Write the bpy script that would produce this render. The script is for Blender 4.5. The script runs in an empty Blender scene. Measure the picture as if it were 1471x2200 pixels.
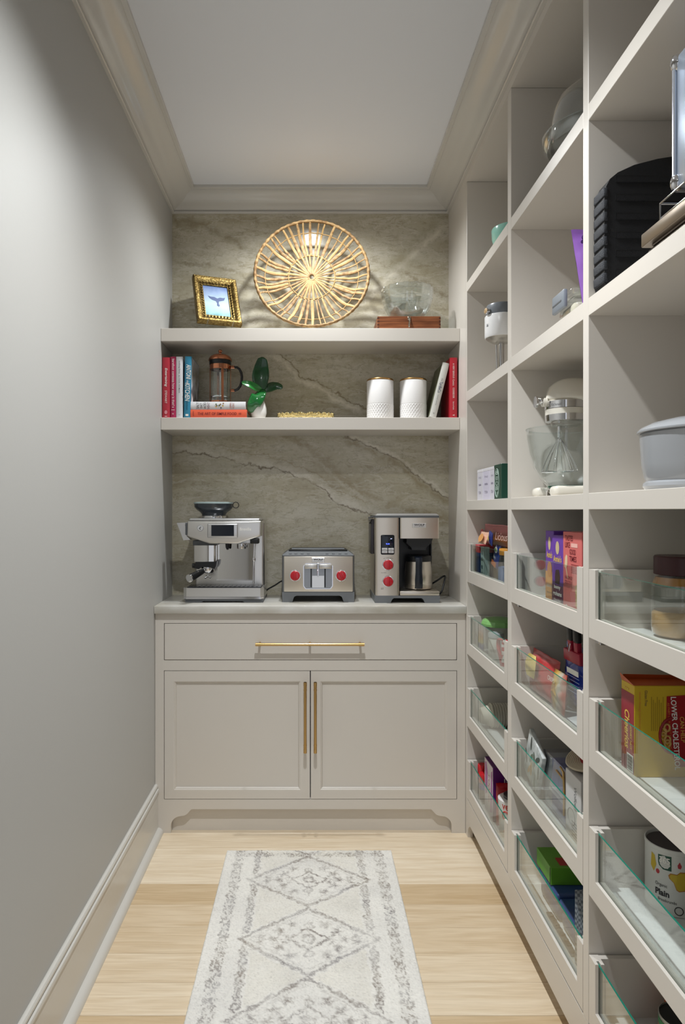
import bpy, bmesh, math, random
import numpy as np
from mathutils import Vector, Matrix, noise

# ---------------------------------------------------------------- camera, world, lights, exposure
scene = bpy.context.scene
COL = scene.collection
H, F, VX, VY = 1.294, 1467.0, 669.5, 1097.0      # eye height (m); focal length and vanishing point of the 1471x2200 frame
XL, XR, YB, ZC = -0.629, 0.617, 3.08, 2.709      # left wall, shelving front, back slab, ceiling
cam = bpy.data.cameras.new('camera')
cam.sensor_fit = 'VERTICAL'; cam.sensor_height = 36.0; cam.lens = 36.0 * F / 2200.0
cam.shift_x = (735.5 - VX) / 2200.0; cam.shift_y = (VY - 1100.0) / 2200.0
cam.clip_start = 0.02
camo = bpy.data.objects.new('camera', cam); COL.objects.link(camo)
camo.location = (0, 0, H); camo.rotation_euler = (math.radians(90), 0, 0)
scene.camera = camo
world = bpy.data.worlds.new('world'); scene.world = world; world.use_nodes = True
world.node_tree.nodes['Background'].inputs[0].default_value = (0.9, 0.93, 1, 1)
world.node_tree.nodes['Background'].inputs[1].default_value = 0.26  # even fill light, enters through the added doorway behind the camera
for ly, le, la in ((2.65, 24.0, 152), (1.40, 48.0, 130), (-0.08, 9.0, 142)):          # three recessed downlights along the centre line of the ceiling
    ld = bpy.data.lights.new('ceiling_downlight', 'SPOT')
    ld.energy = le; ld.spot_size = math.radians(la); ld.spot_blend = 1.0; ld.shadow_soft_size = 0.028
    ld.color = (0.95, 0.98, 1.0)
    lo = bpy.data.objects.new('ceiling_downlight', ld); COL.objects.link(lo); lo.location = (0.0, ly, ZC - 0.012)
vs = scene.view_settings
vs.view_transform = 'Standard'; vs.look = 'None'; vs.gamma = 1.0; vs.use_curve_mapping = False
vs.exposure = 1.55
scene.cycles.max_bounces = 7; scene.cycles.transparent_max_bounces = 14

# ---------------------------------------------------------------- helpers
def lin(c):
    if isinstance(c, str):
        c = tuple(int(c[i:i + 2], 16) for i in (0, 2, 4))
    return tuple(((v / 255) / 12.92 if v / 255 <= 0.04045 else ((v / 255 + 0.055) / 1.055) ** 2.4) for v in c)

MATS = {}
def mat(name, col=None, rough=0.5, metal=0.0, spec=0.5, bump=None, var=None, coat=0.0, emit=None, trans=None, aniso=0):
    if name in MATS: return MATS[name]
    m = bpy.data.materials.new(name); m.use_nodes = True
    nt = m.node_tree; b = nt.nodes['Principled BSDF']
    c = lin(col) + (1,)
    b.inputs['Base Color'].default_value = c
    b.inputs['Roughness'].default_value = rough; b.inputs['Metallic'].default_value = metal
    b.inputs['Specular IOR Level'].default_value = spec; b.inputs['Coat Weight'].default_value = coat
    b.inputs['Coat Roughness'].default_value = 0.08
    if emit: b.inputs['Emission Color'].default_value = lin(emit[0]) + (1,); b.inputs['Emission Strength'].default_value = emit[1]
    if var or bump:
        tc = nt.nodes.new('ShaderNodeTexCoord')
    if var:      # (scale xyz, colour 2, detail)
        mp = nt.nodes.new('ShaderNodeMapping'); mp.inputs['Scale'].default_value = var[0]
        nz = nt.nodes.new('ShaderNodeTexNoise'); nz.inputs['Scale'].default_value = 1; nz.inputs['Detail'].default_value = 4
        mx = nt.nodes.new('ShaderNodeMix'); mx.data_type = 'RGBA'
        rp = nt.nodes.new('ShaderNodeMapRange'); rp.inputs['From Min'].default_value = 0.35; rp.inputs['From Max'].default_value = 0.65
        nt.links.new(tc.outputs['Object'], mp.inputs[0]); nt.links.new(mp.outputs[0], nz.inputs['Vector'])
        nt.links.new(nz.outputs['Fac'], rp.inputs['Value']); nt.links.new(rp.outputs[0], mx.inputs['Factor'])
        mx.inputs['A'].default_value = c; mx.inputs['B'].default_value = lin(var[1]) + (1,)
        nt.links.new(mx.outputs['Result'], b.inputs['Base Color'])
    if bump:     # (scale, strength)
        nz2 = nt.nodes.new('ShaderNodeTexNoise'); nz2.inputs['Scale'].default_value = bump[0]; nz2.inputs['Detail'].default_value = 3
        bp = nt.nodes.new('ShaderNodeBump'); bp.inputs['Strength'].default_value = bump[1]; bp.inputs['Distance'].default_value = 0.002
        nt.links.new(tc.outputs['Object'], nz2.inputs['Vector']); nt.links.new(nz2.outputs['Fac'], bp.inputs['Height'])
        nt.links.new(bp.outputs[0], b.inputs['Normal'])
    MATS[name] = m
    return m

def glass(name, tint, boost=1.0, rough=0.0):
    """thin clear glass: tinted see-through plus a Fresnel reflection"""
    if name in MATS: return MATS[name]
    m = bpy.data.materials.new(name); m.use_nodes = True
    nt = m.node_tree; nt.nodes.clear()
    out = nt.nodes.new('ShaderNodeOutputMaterial'); mx = nt.nodes.new('ShaderNodeMixShader')
    tr = nt.nodes.new('ShaderNodeBsdfTransparent'); gl = nt.nodes.new('ShaderNodeBsdfGlossy')
    tr.inputs[0].default_value = lin(tint) + (1,); gl.inputs['Roughness'].default_value = rough
    gl.inputs[0].default_value = (1, 1, 1, 1)
    ge = nt.nodes.new('ShaderNodeNewGeometry'); mr = nt.nodes.new('ShaderNodeMapRange')
    mr.inputs['To Min'].default_value = 1.5; mr.inputs['To Max'].default_value = 1 / 1.5
    fr = nt.nodes.new('ShaderNodeFresnel'); mu = nt.nodes.new('ShaderNodeMath'); mu.operation = 'MULTIPLY'
    mu.inputs[1].default_value = boost; mu.use_clamp = True
    nt.links.new(ge.outputs['Backfacing'], mr.inputs['Value']); nt.links.new(mr.outputs[0], fr.inputs['IOR'])
    nt.links.new(fr.outputs[0], mu.inputs[0]); nt.links.new(mu.outputs[0], mx.inputs[0])
    nt.links.new(tr.outputs[0], mx.inputs[1]); nt.links.new(gl.outputs[0], mx.inputs[2])
    nt.links.new(mx.outputs[0], out.inputs[0])
    MATS[name] = m
    return m

class B:
    """collects shapes; done() links them as ONE mesh object"""
    def __init__(s): s.v = []; s.f = []; s.mi = []; s.cur = 0
    def add(s, v, f):
        n = len(s.v); s.v += [tuple(p) for p in v]
        for q in f: s.f.append(tuple(i + n for i in q)); s.mi.append(s.cur)
        return s
    def slot(s, i): s.cur = i; return s
    def box(s, x0, x1, y0, y1, z0, z1):
        v = [(x, y, z) for z in (z0, z1) for y in (y0, y1) for x in (x0, x1)]
        return s.add(v, [(0, 2, 3, 1), (4, 5, 7, 6), (0, 1, 5, 4), (2, 6, 7, 3), (0, 4, 6, 2), (1, 3, 7, 5)])
    def rbox(s, x0, x1, y0, y1, z0, z1, r=0.003, seg=2, vert_only=False):
        bm = bmesh.new()
        vs_ = [bm.verts.new((x, y, z)) for z in (z0, z1) for y in (y0, y1) for x in (x0, x1)]
        for q in [(0, 2, 3, 1), (4, 5, 7, 6), (0, 1, 5, 4), (2, 6, 7, 3), (0, 4, 6, 2), (1, 3, 7, 5)]: bm.faces.new([vs_[i] for i in q])
        ed = [e for e in bm.edges if not vert_only or abs(e.verts[0].co.z - e.verts[1].co.z) > 1e-6]
        bmesh.ops.bevel(bm, geom=ed, offset=r, segments=seg, affect='EDGES', profile=0.5)
        return s.bm(bm)
    def bm(s, bm, M=None):
        bm.verts.index_update()
        s.add([(M @ v.co if M else v.co) for v in bm.verts], [[v.index for v in f.verts] for f in bm.faces]); bm.free(); return s
    def prism(s, poly, axis, a, b):
        """poly: 2D points; axis 'x','y','z' = extrusion direction"""
        n = len(poly)
        def P(p, t): return {'x': (t, p[0], p[1]), 'y': (p[0], t, p[1]), 'z': (p[0], p[1], t)}[axis]
        v = [P(p, a) for p in poly] + [P(p, b) for p in poly]
        ar = sum(poly[i][0] * poly[(i + 1) % n][1] - poly[(i + 1) % n][0] * poly[i][1] for i in range(n))
        flip = (ar > 0) ^ (axis == 'y') ^ (b < a)
        f = [tuple(range(n)), tuple(range(2 * n - 1, n - 1, -1))] + [(i + n, (i + 1) % n + n, (i + 1) % n, i) for i in range(n)]
        if flip: f = [q[::-1] for q in f]
        return s.add(v, f)
    def lathe(s, prof, n=32, c=(0, 0), z=0.0, closed=False, rib=None):
        """prof: (r, z) from bottom to top (outside), optionally coming back inside"""
        v, f = [], []
        for r, h in prof:
            for k in range(n):
                a = 2 * math.pi * k / n
                rr = r * (rib(a, h) if rib else 1)
                v.append((c[0] + rr * math.cos(a), c[1] + rr * math.sin(a), z + h))
        m = len(prof)
        for i in range(m - 1 + (1 if closed else 0)):
            j = (i + 1) % m
            for k in range(n): f.append((i * n + k, i * n + (k + 1) % n, j * n + (k + 1) % n, j * n + k))
        if not closed:
            if prof[0][0] > 1e-5: f.append(tuple(range(n - 1, -1, -1)))
            if prof[-1][0] > 1e-5: f.append(tuple((m - 1) * n + k for k in range(n)))
        return s.add(v, f)
    def tube(s, pts, r, n=8, closed=False, flat=1.0):
        pts = [Vector(p) for p in pts]; m = len(pts); v, f = [], []
        rs = r if isinstance(r, (list, tuple)) else [r] * m
        up = None
        for i, p in enumerate(pts):
            if closed: t = (pts[(i + 1) % m] - pts[i - 1]).normalized()
            else: t = (pts[min(i + 1, m - 1)] - pts[max(i - 1, 0)]).normalized()
            if up is None:
                up = Vector((0, 0, 1)) if abs(t.z) < 0.9 else Vector((1, 0, 0))
            sx = t.cross(up).normalized(); up = sx.cross(t).normalized()
            for k in range(n):
                a = 2 * math.pi * k / n
                v.append(p + sx * math.cos(a) * rs[i] + up * math.sin(a) * rs[i] * flat)
        for i in range(m if closed else m - 1):
            j = (i + 1) % m
            for k in range(n): f.append((i * n + k, i * n + (k + 1) % n, j * n + (k + 1) % n, j * n + k))
        if not closed: f.append(tuple(range(n - 1, -1, -1))); f.append(tuple((m - 1) * n + k for k in range(n)))
        return s.add(v, [q[::-1] for q in f])
    def ball(s, c, rx, ry=None, rz=None, n=20, m=12):
        ry = ry or rx; rz = rz or rx; v = [(c[0], c[1], c[2] - rz)]; f = []
        for i in range(1, m):
            t = math.pi * i / m - math.pi / 2
            for k in range(n):
                a = 2 * math.pi * k / n
                v.append((c[0] + rx * math.cos(t) * math.cos(a), c[1] + ry * math.cos(t) * math.sin(a), c[2] + rz * math.sin(t)))
        v.append((c[0], c[1], c[2] + rz)); L = len(v) - 1
        for k in range(n):
            f.append((0, 1 + (k + 1) % n, 1 + k)); o = 1 + (m - 2) * n; f.append((L, o + k, o + (k + 1) % n))
            for i in range(m - 2):
                q = 1 + i * n; f.append((q + k, q + (k + 1) % n, q + n + (k + 1) % n, q + n + k))
        return s.add(v, f)
    def grid(s, fn, nu, nv, closed_u=False):
        v = [fn(i / (nu if closed_u else nu - 1), j / (nv - 1)) for j in range(nv) for i in range(nu)]; f = []
        for j in range(nv - 1):
            for i in range(nu if closed_u else nu - 1):
                k = (i + 1) % nu
                f.append((j * nu + i, j * nu + k, (j + 1) * nu + k, (j + 1) * nu + i))
        return s.add(v, f)
    def cyl(s, a, b, r, n=20, r2=None): return s.tube([a, b], [r, r if r2 is None else r2], n)
    def move(s, M):
        s.v = [tuple(M @ Vector(p)) for p in s.v]; return s
    def mesh(s, name):
        me = bpy.data.meshes.new(name); me.from_pydata(s.v, [], s.f)
        me.polygons.foreach_set('material_index', s.mi); me.update(); return me
    def done(s, name, m, parent=None, smooth=35, loc=None, rot=None):
        me = s.mesh(name)
        for q in (m if isinstance(m, (list, tuple)) else [m]): me.materials.append(q)
        if smooth:
            me.polygons.foreach_set('use_smooth', [True] * len(me.polygons))
            me.set_sharp_from_angle(angle=math.radians(smooth))
        return link(name, me, parent, loc, rot)

def link(name, me, parent=None, loc=None, rot=None):
    o = bpy.data.objects.new(name, me); COL.objects.link(o)
    if parent: o.parent = parent
    if loc: o.location = loc
    if rot: o.rotation_euler = rot
    return o
def tag(o, label=None, cat=None, group=None, kind=None):
    for k, v in (('label', label), ('category', cat), ('group', group), ('kind', kind)):
        if v: o[k] = v
    return o
def thing(name, label, cat, loc=(0, 0, 0), rz=0.0, group=None, rot=None):
    o = bpy.data.objects.new(name, None); COL.objects.link(o); o.empty_display_size = 0.05
    o.location = loc; o.rotation_euler = rot or (0, 0, math.radians(rz))
    return tag(o, label, cat, group)
def empty(name, parent, loc=(0, 0, 0), rot=None):
    o = bpy.data.objects.new(name, None); COL.objects.link(o); o.parent = parent; o.location = loc; o.empty_display_size = 0.03
    if rot: o.rotation_euler = rot
    return o
def copy_tree(o, parent=None):
    c = o.copy(); COL.objects.link(c); c.parent = parent
    for ch in list(o.children): copy_tree(ch, c)
    return c
def R(a): return math.radians(a)
def rotz(a, c=(0, 0, 0)): return Matrix.Translation(c) @ Matrix.Rotation(R(a), 4, 'Z') @ Matrix.Translation(-Vector(c))
def smooth01(t): t = max(0, min(1, t)); return t * t * (3 - 2 * t)

TXT = {}
def text_mesh(s, bold=0.0, shear=0.0):
    k = (s, bold, shear)
    if k not in TXT:
        cu = bpy.data.curves.new('lettering', 'FONT'); cu.body = s; cu.align_x = 'CENTER'; cu.offset = bold; cu.shear = shear
        cu.resolution_u = 3
        o = bpy.data.objects.new('lettering', cu); COL.objects.link(o)
        dg = bpy.context.evaluated_depsgraph_get()
        me = bpy.data.meshes.new_from_object(o.evaluated_get(dg))
        vs_ = [tuple(v.co) for v in me.vertices]; fs = [tuple(p.vertices) for p in me.polygons]
        bpy.data.objects.remove(o); bpy.data.curves.remove(cu); bpy.data.meshes.remove(me)
        x0 = min(v[0] for v in vs_); x1 = max(v[0] for v in vs_); y0 = min(v[1] for v in vs_); y1 = max(v[1] for v in vs_)
        TXT[k] = ([((v[0] - (x0 + x1) / 2) / (x1 - x0), (v[1] - (y0 + y1) / 2) / (y1 - y0)) for v in vs_], fs, (x1 - x0) / (y1 - y0))
    return TXT[k]
def frame_map(o, u, v, lift=0.0005):
    o, u, v = Vector(o), Vector(u).normalized(), Vector(v).normalized(); n = u.cross(v)
    return lambda x, y: o + u * x + v * y + n * lift
def text(s, w, h, place, m, parent, name='lettering', bold=0.0, shear=0.0):
    """flat lettering fitted into w x h; place(x, y) -> point"""
    vs_, fs, asp = text_mesh(s, bold, shear)
    if w is None: w = h * asp
    if h is None: h = w / asp
    return B().add([place(x * w, y * h) for x, y in vs_], fs).done(name, m, parent, smooth=0)
def patch(poly, place, m, parent, name='print'):
    return B().add([place(x, y) for x, y in poly], [tuple(range(len(poly)))]).done(name, m, parent, smooth=0)
def rect(x0, x1, y0, y1): return [(x0, y0), (x1, y0), (x1, y1), (x0, y1)]
def oval(cx, cy, rx, ry, n=24, a0=0, a1=360): return [(cx + rx * math.cos(R(a0 + (a1 - a0) * k / n)), cy + ry * math.sin(R(a0 + (a1 - a0) * k / n))) for k in range(n)]
def arc(cx, cy, r, a0, a1, n): return [(cx + r * math.cos(R(a0 + (a1 - a0) * k / n)), cy + r * math.sin(R(a0 + (a1 - a0) * k / n))) for k in range(n + 1)]

# ---------------------------------------------------------------- materials of the room
PAINT = mat('greige_wall_paint', 'b3b2ae', 0.5, spec=0.35, bump=(220, 0.05))
CEIL = mat('ceiling_paint', 'e2e4e8', 0.65, spec=0.3)
SATIN = mat('greige_satin_cabinet_paint', 'd5cfc6', 0.32, spec=0.5)
TRIM = mat('greige_gloss_trim_paint', 'c9c6bf', 0.2, spec=0.5)
DARK = mat('shadow_gap_black', '15130f', 0.9)
BRASS = mat('brushed_brass', 'c8a56c', 0.28, 1.0)
WHITE = mat('white_plastic', 'e9e8e6', 0.35)
BLACK = mat('black_plastic', '0d0e10', 0.35)
STEEL = mat('brushed_stainless_steel', 'dcdad6', 0.3, 1.0)
STEEL2 = mat('warm_brushed_steel', 'dcd4c8', 0.33, 1.0)
CHROME = mat('polished_chrome', 'dcdcde', 0.06, 1.0)
GREYP = mat('dark_grey_plastic', '55585b', 0.45)
PANE = glass('clear_pane_glass', 'f8fcfa', 1.2)
PANE_EDGE = mat('green_glass_edge', '1c7a66', 0.1, spec=0.6)
CLEAR = glass('clear_vessel_glass', 'fafcfb', 1.5)
AQUA = glass('pale_aqua_vessel_glass', 'fcfefe', 1.1)

def slab_material():
    m = bpy.data.materials.new('veined_quartzite'); m.use_nodes = True; nt = m.node_tree; b = nt.nodes['Principled BSDF']
    N, L = nt.nodes.new, nt.links.new
    tc = N('ShaderNodeTexCoord'); sep = N('ShaderNodeSeparateXYZ'); L(tc.outputs['Object'], sep.inputs[0])
    def math_(op, a, b_=None, clamp=False):
        n = N('ShaderNodeMath'); n.operation = op; n.use_clamp = clamp
        for i, q in enumerate((a, b_)):
            if q is None: continue
            if isinstance(q, (int, float)): n.inputs[i].default_value = q
            else: L(q, n.inputs[i])
        return n.outputs[0]
    def nz(scale, detail=5, rough=0.6, vec=None, mapping=None, dist=0.0):
        n = N('ShaderNodeTexNoise'); n.inputs['Scale'].default_value = scale; n.inputs['Detail'].default_value = detail
        n.inputs['Roughness'].default_value = rough; n.inputs['Distortion'].default_value = dist
        if mapping:
            mp = N('ShaderNodeMapping'); mp.inputs['Rotation'].default_value = mapping[0]; mp.inputs['Scale'].default_value = mapping[1]
            L(tc.outputs['Object'], mp.inputs[0]); L(mp.outputs[0], n.inputs['Vector'])
        else: L(tc.outputs['Object'], n.inputs['Vector'])
        return n.outputs['Fac']
    def ramp(fac, stops):
        n = N('ShaderNodeValToRGB'); cr = n.color_ramp
        while len(cr.elements) < len(stops): cr.elements.new(0.5)
        for e, (p, c) in zip(cr.elements, stops): e.position = p; e.color = (lin(c) + (1,)) if not isinstance(c, (int, float)) else (c, c, c, 1)
        L(fac, n.inputs[0]); return n.outputs[0]
    def mix(fac, a, b_):
        n = N('ShaderNodeMix'); n.data_type = 'RGBA'; L(fac, n.inputs['Factor'])
        for k, q in (('A', a), ('B', b_)):
            if isinstance(q, str): n.inputs[k].default_value = lin(q) + (1,)
            else: L(q, n.inputs[k])
        return n.outputs['Result']
    diag = nz(1.0, 6, 0.62, mapping=((0, R(28), 0), (2.2, 1, 7.5)), dist=0.6)
    base = ramp(diag, [(0.28, 'a3987d'), (0.45, 'b9b098'), (0.56, 'c2bba7'), (0.74, 'cec8b8')])
    cloud = nz(3.0, 3, 0.5)
    base = mix(math_('MULTIPLY', cloud, 0.4), base, 'a9a797')
    fine = nz(38, 8, 0.75)
    base = mix(ramp(fine, [(0.50, 0.0), (0.66, 0.4)]), base, '8b8067')
    fine2 = nz(1.0, 8, 0.7, mapping=((0, R(25), 0), (14, 1, 40)), dist=1.5)
    base = mix(ramp(fine2, [(0.55, 0.0), (0.60, 0.4), (0.66, 0.0)]), base, '7d7055')
    fine3 = nz(1.0, 7, 0.7, mapping=((0, R(-30), 0), (9, 1, 26)), dist=1.0)
    base = mix(ramp(fine3, [(0.52, 0.0), (0.57, 0.5), (0.61, 0.0)]), base, 'd2cdc0')
    wig = math_('MULTIPLY', math_('SUBTRACT', nz(18, 7, 0.7), 0.5), 0.085)
    un = math_('DIVIDE', math_('SUBTRACT', sep.outputs['X'], XL), 1.246)
    brk = ramp(nz(16, 5, 0.7), [(0.36, 0.2), (0.54, 1.0)])
    def vein(pts, width, col, strength, off=0.0, soft=1.0, color=None):
        nonlocal base
        P = [((((x - VX) * YB / F) - XL) / 1.246, (H - (y - VY) * YB / F)) for x, y in pts]
        fc = N('ShaderNodeFloatCurve'); c = fc.mapping.curves[0]
        fc.mapping.use_clip = False
        zs = [p[1] for p in P]
        ends = [(min(max(p[0], 0), 1), (p[1] - 0.8) / 2) for p in P]
        while len(c.points) < len(ends): c.points.new(0.5, 0.5)
        for q, e in zip(c.points, ends): q.location = e; q.handle_type = 'AUTO'
        fc.mapping.update(); L(un, fc.inputs['Value'])
        zc = math_('ADD', math_('MULTIPLY', fc.outputs[0], 2.0), 0.8 + off)
        d = math_('ABSOLUTE', math_('ADD', math_('SUBTRACT', sep.outputs['Z'], zc), wig))
        band = math_('SUBTRACT', 1.0, math_('DIVIDE', d, width), True)
        lo, hi = ends[0][0], ends[-1][0]
        mk = math_('MULTIPLY', math_('MULTIPLY', math_('SUBTRACT', un, lo - 0.03), 20, True), math_('MULTIPLY', math_('SUBTRACT', hi + 0.03, un), 20, True))
        base = mix(math_('MULTIPLY', math_('MULTIPLY', math_('MULTIPLY', band, mk), strength), brk), base, col)
    va = [(365, 974), (410, 974), (470, 982), (530, 998), (590, 1007), (630, 1022), (665, 1036), (695, 1054), (720, 1078), (770, 1096), (830, 1116), (900, 1135), (968, 1150)]
    vein(va, 0.030, 'd8d3c6', 0.65, 0.016); vein(va, 0.006, '5e4d2e', 0.9)
    vein(va, 0.005, '8a7650', 0.5, 0.05)
    vb = [(590, 935), (640, 960), (690, 1000), (740, 1045), (800, 1080), (880, 1105), (968, 1122)]
    vein(vb, 0.05, '8b7a55', 0.5, 0.02); vein(vb, 0.012, 'cfc9ba', 0.5)
    vc = [(740, 938), (800, 962), (850, 985), (880, 1012), (920, 1040), (968, 1068)]
    vein(vc, 0.03, '8a7a56', 0.6, -0.02); vein(vc, 0.006, '5b4b30', 0.9); vein(vc, 0.014, 'ddd7c8', 0.75, 0.013)
    vd = [(560, 755), (595, 770), (622, 790), (645, 815), (690, 832), (720, 855), (780, 882), (850, 900)]
    vein(vd, 0.024, 'e0d9c8', 0.8, -0.004); vein(vd, 0.006, '6b5733', 0.8, 0.02)
    ve = [(790, 640), (830, 600), (860, 575), (895, 540), (930, 510), (968, 478)]
    vein(ve, 0.03, 'd8d2c0', 0.9); vein(ve, 0.05, '9c9478', 0.45, 0.05)
    vf = [(850, 580), (890, 598), (930, 620), (968, 645)]
    vein(vf, 0.02, '7d7052', 0.7); vein(vf, 0.05, '948a6c', 0.5, 0.05)
    vg = [(365, 470), (420, 480), (480, 505), (540, 540), (590, 575)]
    vein(vg, 0.03, '83785c', 0.6); vein([(365, 560), (420, 570), (470, 572), (530, 600), (600, 640)], 0.012, '7b7055', 0.5)
    vein([(740, 760), (800, 770), (860, 775), (968, 800)], 0.03, '8a7e60', 0.5)
    L(base, b.inputs['Base Color']); b.inputs['Roughness'].default_value = 0.17
    return m
SLAB = slab_material()
COUNTER = mat('pale_quartzite_counter', 'd0cec8', 0.18, var=((6, 6, 14), 'b7b2a6'))

def oak_material():
    m = bpy.data.materials.new('white_oak_plank'); m.use_nodes = True; nt = m.node_tree; b = nt.nodes['Principled BSDF']
    N, L = nt.nodes.new, nt.links.new
    tc = N('ShaderNodeTexCoord'); oi = N('ShaderNodeObjectInfo')
    ad = N('ShaderNodeVectorMath'); ad.operation = 'ADD'; cb = N('ShaderNodeCombineXYZ')
    mu = N('ShaderNodeMath'); mu.operation = 'MULTIPLY'; mu.inputs[1].default_value = 40; L(oi.outputs['Random'], mu.inputs[0])
    L(mu.outputs[0], cb.inputs[0]); L(mu.outputs[0], cb.inputs[1]); L(tc.outputs['Object'], ad.inputs[0]); L(cb.outputs[0], ad.inputs[1])
    mp = N('ShaderNodeMapping'); mp.inputs['Scale'].default_value = (2.2, 34, 1); L(ad.outputs[0], mp.inputs[0])
    n1 = N('ShaderNodeTexNoise'); n1.inputs['Scale'].default_value = 1.4; n1.inputs['Detail'].default_value = 8; n1.inputs['Distortion'].default_value = 1.2
    L(mp.outputs[0], n1.inputs['Vector'])
    mp2 = N('ShaderNodeMapping'); mp2.inputs['Scale'].default_value = (9, 260, 1); L(ad.outputs[0], mp2.inputs[0])
    n2 = N('ShaderNodeTexNoise'); n2.inputs['Scale'].default_value = 1.0; n2.inputs['Detail'].default_value = 4; L(mp2.outputs[0], n2.inputs['Vector'])
    cr = N('ShaderNodeValToRGB'); e = cr.color_ramp.elements
    e[0].position = 0.28; e[0].color = lin('e0cdb0') + (1,); e[1].position = 0.68; e[1].color = lin('f3e6d0') + (1,)
    L(n1.outputs['Fac'], cr.inputs[0])
    mx = N('ShaderNodeMix'); mx.data_type = 'RGBA'; mx.blend_type = 'MULTIPLY'
    cr2 = N('ShaderNodeValToRGB'); f = cr2.color_ramp.elements; f[0].position = 0.3; f[0].color = (0.78, 0.74, 0.68, 1); f[1].position = 0.6; f[1].color = (1, 1, 1, 1)
    L(n2.outputs['Fac'], cr2.inputs[0]); mx.inputs['Factor'].default_value = 0.5; L(cr.outputs[0], mx.inputs['A']); L(cr2.outputs[0], mx.inputs['B'])
    hs = N('ShaderNodeMix'); hs.data_type = 'RGBA'; hs.blend_type = 'MULTIPLY'; hs.inputs['Factor'].default_value = 1
    cr3 = N('ShaderNodeValToRGB'); g = cr3.color_ramp.elements; g[0].color = lin('dccfbb') + (1,); g[1].color = lin('ffffff') + (1,)
    L(oi.outputs['Random'], cr3.inputs[0]); L(mx.outputs['Result'], hs.inputs['A']); L(cr3.outputs[0], hs.inputs['B'])
    L(hs.outputs['Result'], b.inputs['Base Color']); b.inputs['Roughness'].default_value = 0.42
    return m
OAK = oak_material()

# ---------------------------------------------------------------- the room
Y0 = -1.05; XW = 1.0
tag(B().box(XL - 0.1, XL, Y0 - 0.1, YB + 0.1, -0.05, ZC + 0.1).done('wall_left', PAINT, smooth=0), kind='structure')
tag(B().box(XL, XR + 0.03, YB, YB + 0.1, -0.05, ZC + 0.1).done('wall_back', SLAB, smooth=0), kind='structure')
tag(B().box(XW, XW + 0.1, Y0 - 0.1, YB + 0.1, -0.05, ZC + 0.1).done('wall_right', PAINT, smooth=0), kind='structure')
wf = B().box(XL - 0.1, -0.52, Y0 - 0.1, Y0, -0.05, ZC + 0.1).box(0.85, XW + 0.1, Y0 - 0.1, Y0, -0.05, ZC + 0.1).box(-0.52, 0.85, Y0 - 0.1, Y0, 2.30, ZC + 0.1)
tag(wf.done('wall_front', PAINT, smooth=0), kind='structure')           # wide doorway behind the viewer, added to let world light in as fill
tag(B().box(XL - 0.1, XW + 0.1, Y0 - 0.1, YB + 0.1, ZC, ZC + 0.1).done('ceiling', CEIL, smooth=0), kind='structure')
tag(B().box(XR, XW, 2.740, YB, 0.0, ZC).done('wall_niche', SATIN, smooth=0), kind='structure')      # the solid end of the shelving beside the niche
floor = tag(B().box(XL - 0.1, XW + 0.1, Y0 - 0.1, YB, -0.08, -0.016).done('floor', mat('subfloor', '6b5840', 0.8), smooth=0), kind='structure')
rnd = random.Random(5)
seams = 2.491
ys = [seams + 0.1235 * k for k in range(3, -29, -1)]
for i in range(len(ys) - 1):
    y1, y0 = ys[i], ys[i + 1]
    if y0 < Y0: y0 = Y0
    if y1 <= Y0: break
    cuts = [XL] + ([rnd.uniform(-0.3, 0.45)] if rnd.random() < 0.0 else []) + [XW]
    for a, c in zip(cuts, cuts[1:]):
        w, d = (c - a) / 2 - 0.0006, (y1 - y0) / 2 - 0.0006
        b = B(); e = 0.0012
        v = [(-w, -d, -0.015), (w, -d, -0.015), (w, d, -0.015), (-w, d, -0.015), (-w, -d, -e), (w, -d, -e), (w, d, -e), (-w, d, -e),
             (-w + e, -d + e, 0), (w - e, -d + e, 0), (w - e, d - e, 0), (-w + e, d - e, 0)]
        f = [(3, 2, 1, 0), (8, 9, 10, 11)]
        for k in range(4):
            n = (k + 1) % 4; f += [(k, n, n + 4, k + 4), (k + 4, n + 4, n + 8, k + 8)]
        b.add(v, f).done('plank', OAK, floor, smooth=0, loc=((a + c) / 2, (y1 + y0) / 2, 0))

def sweep(name, prof, path_fn, m):
    n = len(prof); paths = [path_fn(o, z) for o, z in prof]; k = len(paths[0])
    b = B().add([p for pa in paths for p in pa], [(i * k + j, i * k + j + 1, (i + 1) * k + j + 1, (i + 1) * k + j) for i in range(n - 1) for j in range(k - 1)])
    return tag(b.done(name, m, smooth=25), kind='structure')
bead = [(0.0, 0.196), (0.004, 0.197), (0.009, 0.195), (0.012, 0.190), (0.012, 0.184), (0.009, 0.1815), (0.0075, 0.180), (0.0095, 0.1785), (0.0155, 0.177),
        (0.0165, 0.174), (0.0165, 0.166), (0.0145, 0.1645), (0.0125, 0.163), (0.0125, 0.022)]
shoe = [(0.0125, 0.022)] + [(0.0125 + 0.022 * math.sin(R(a)), 0.0 + 0.022 * math.cos(R(a))) for a in range(0, 91, 15)]
sweep('baseboard_left', bead, lambda o, z: [(XL + o, Y0, z), (XL + o, 2.741, z)], TRIM)
sweep('trim_1', shoe, lambda o, z: [(XL + o, Y0, z), (XL + o, 2.741, z)], TRIM)
crown = [(0.0, 2.632), (0.010, 2.632), (0.012, 2.634), (0.012, 2.640), (0.008, 2.642), (0.008, 2.6435), (0.016, 2.6445), (0.021, 2.6475), (0.028, 2.6515), (0.036, 2.6545),
         (0.046, 2.6575), (0.056, 2.6625), (0.065, 2.669), (0.073, 2.6765), (0.081, 2.683), (0.090, 2.688), (0.098, 2.6905), (0.104, 2.6915), (0.105, 2.695), (0.117, 2.696), (0.118, 2.698), (0.118, ZC)]
sweep('trim_2', crown, lambda o, z: [(XL + o, Y0, z), (XL + o, YB - o, z)], TRIM)
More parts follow.
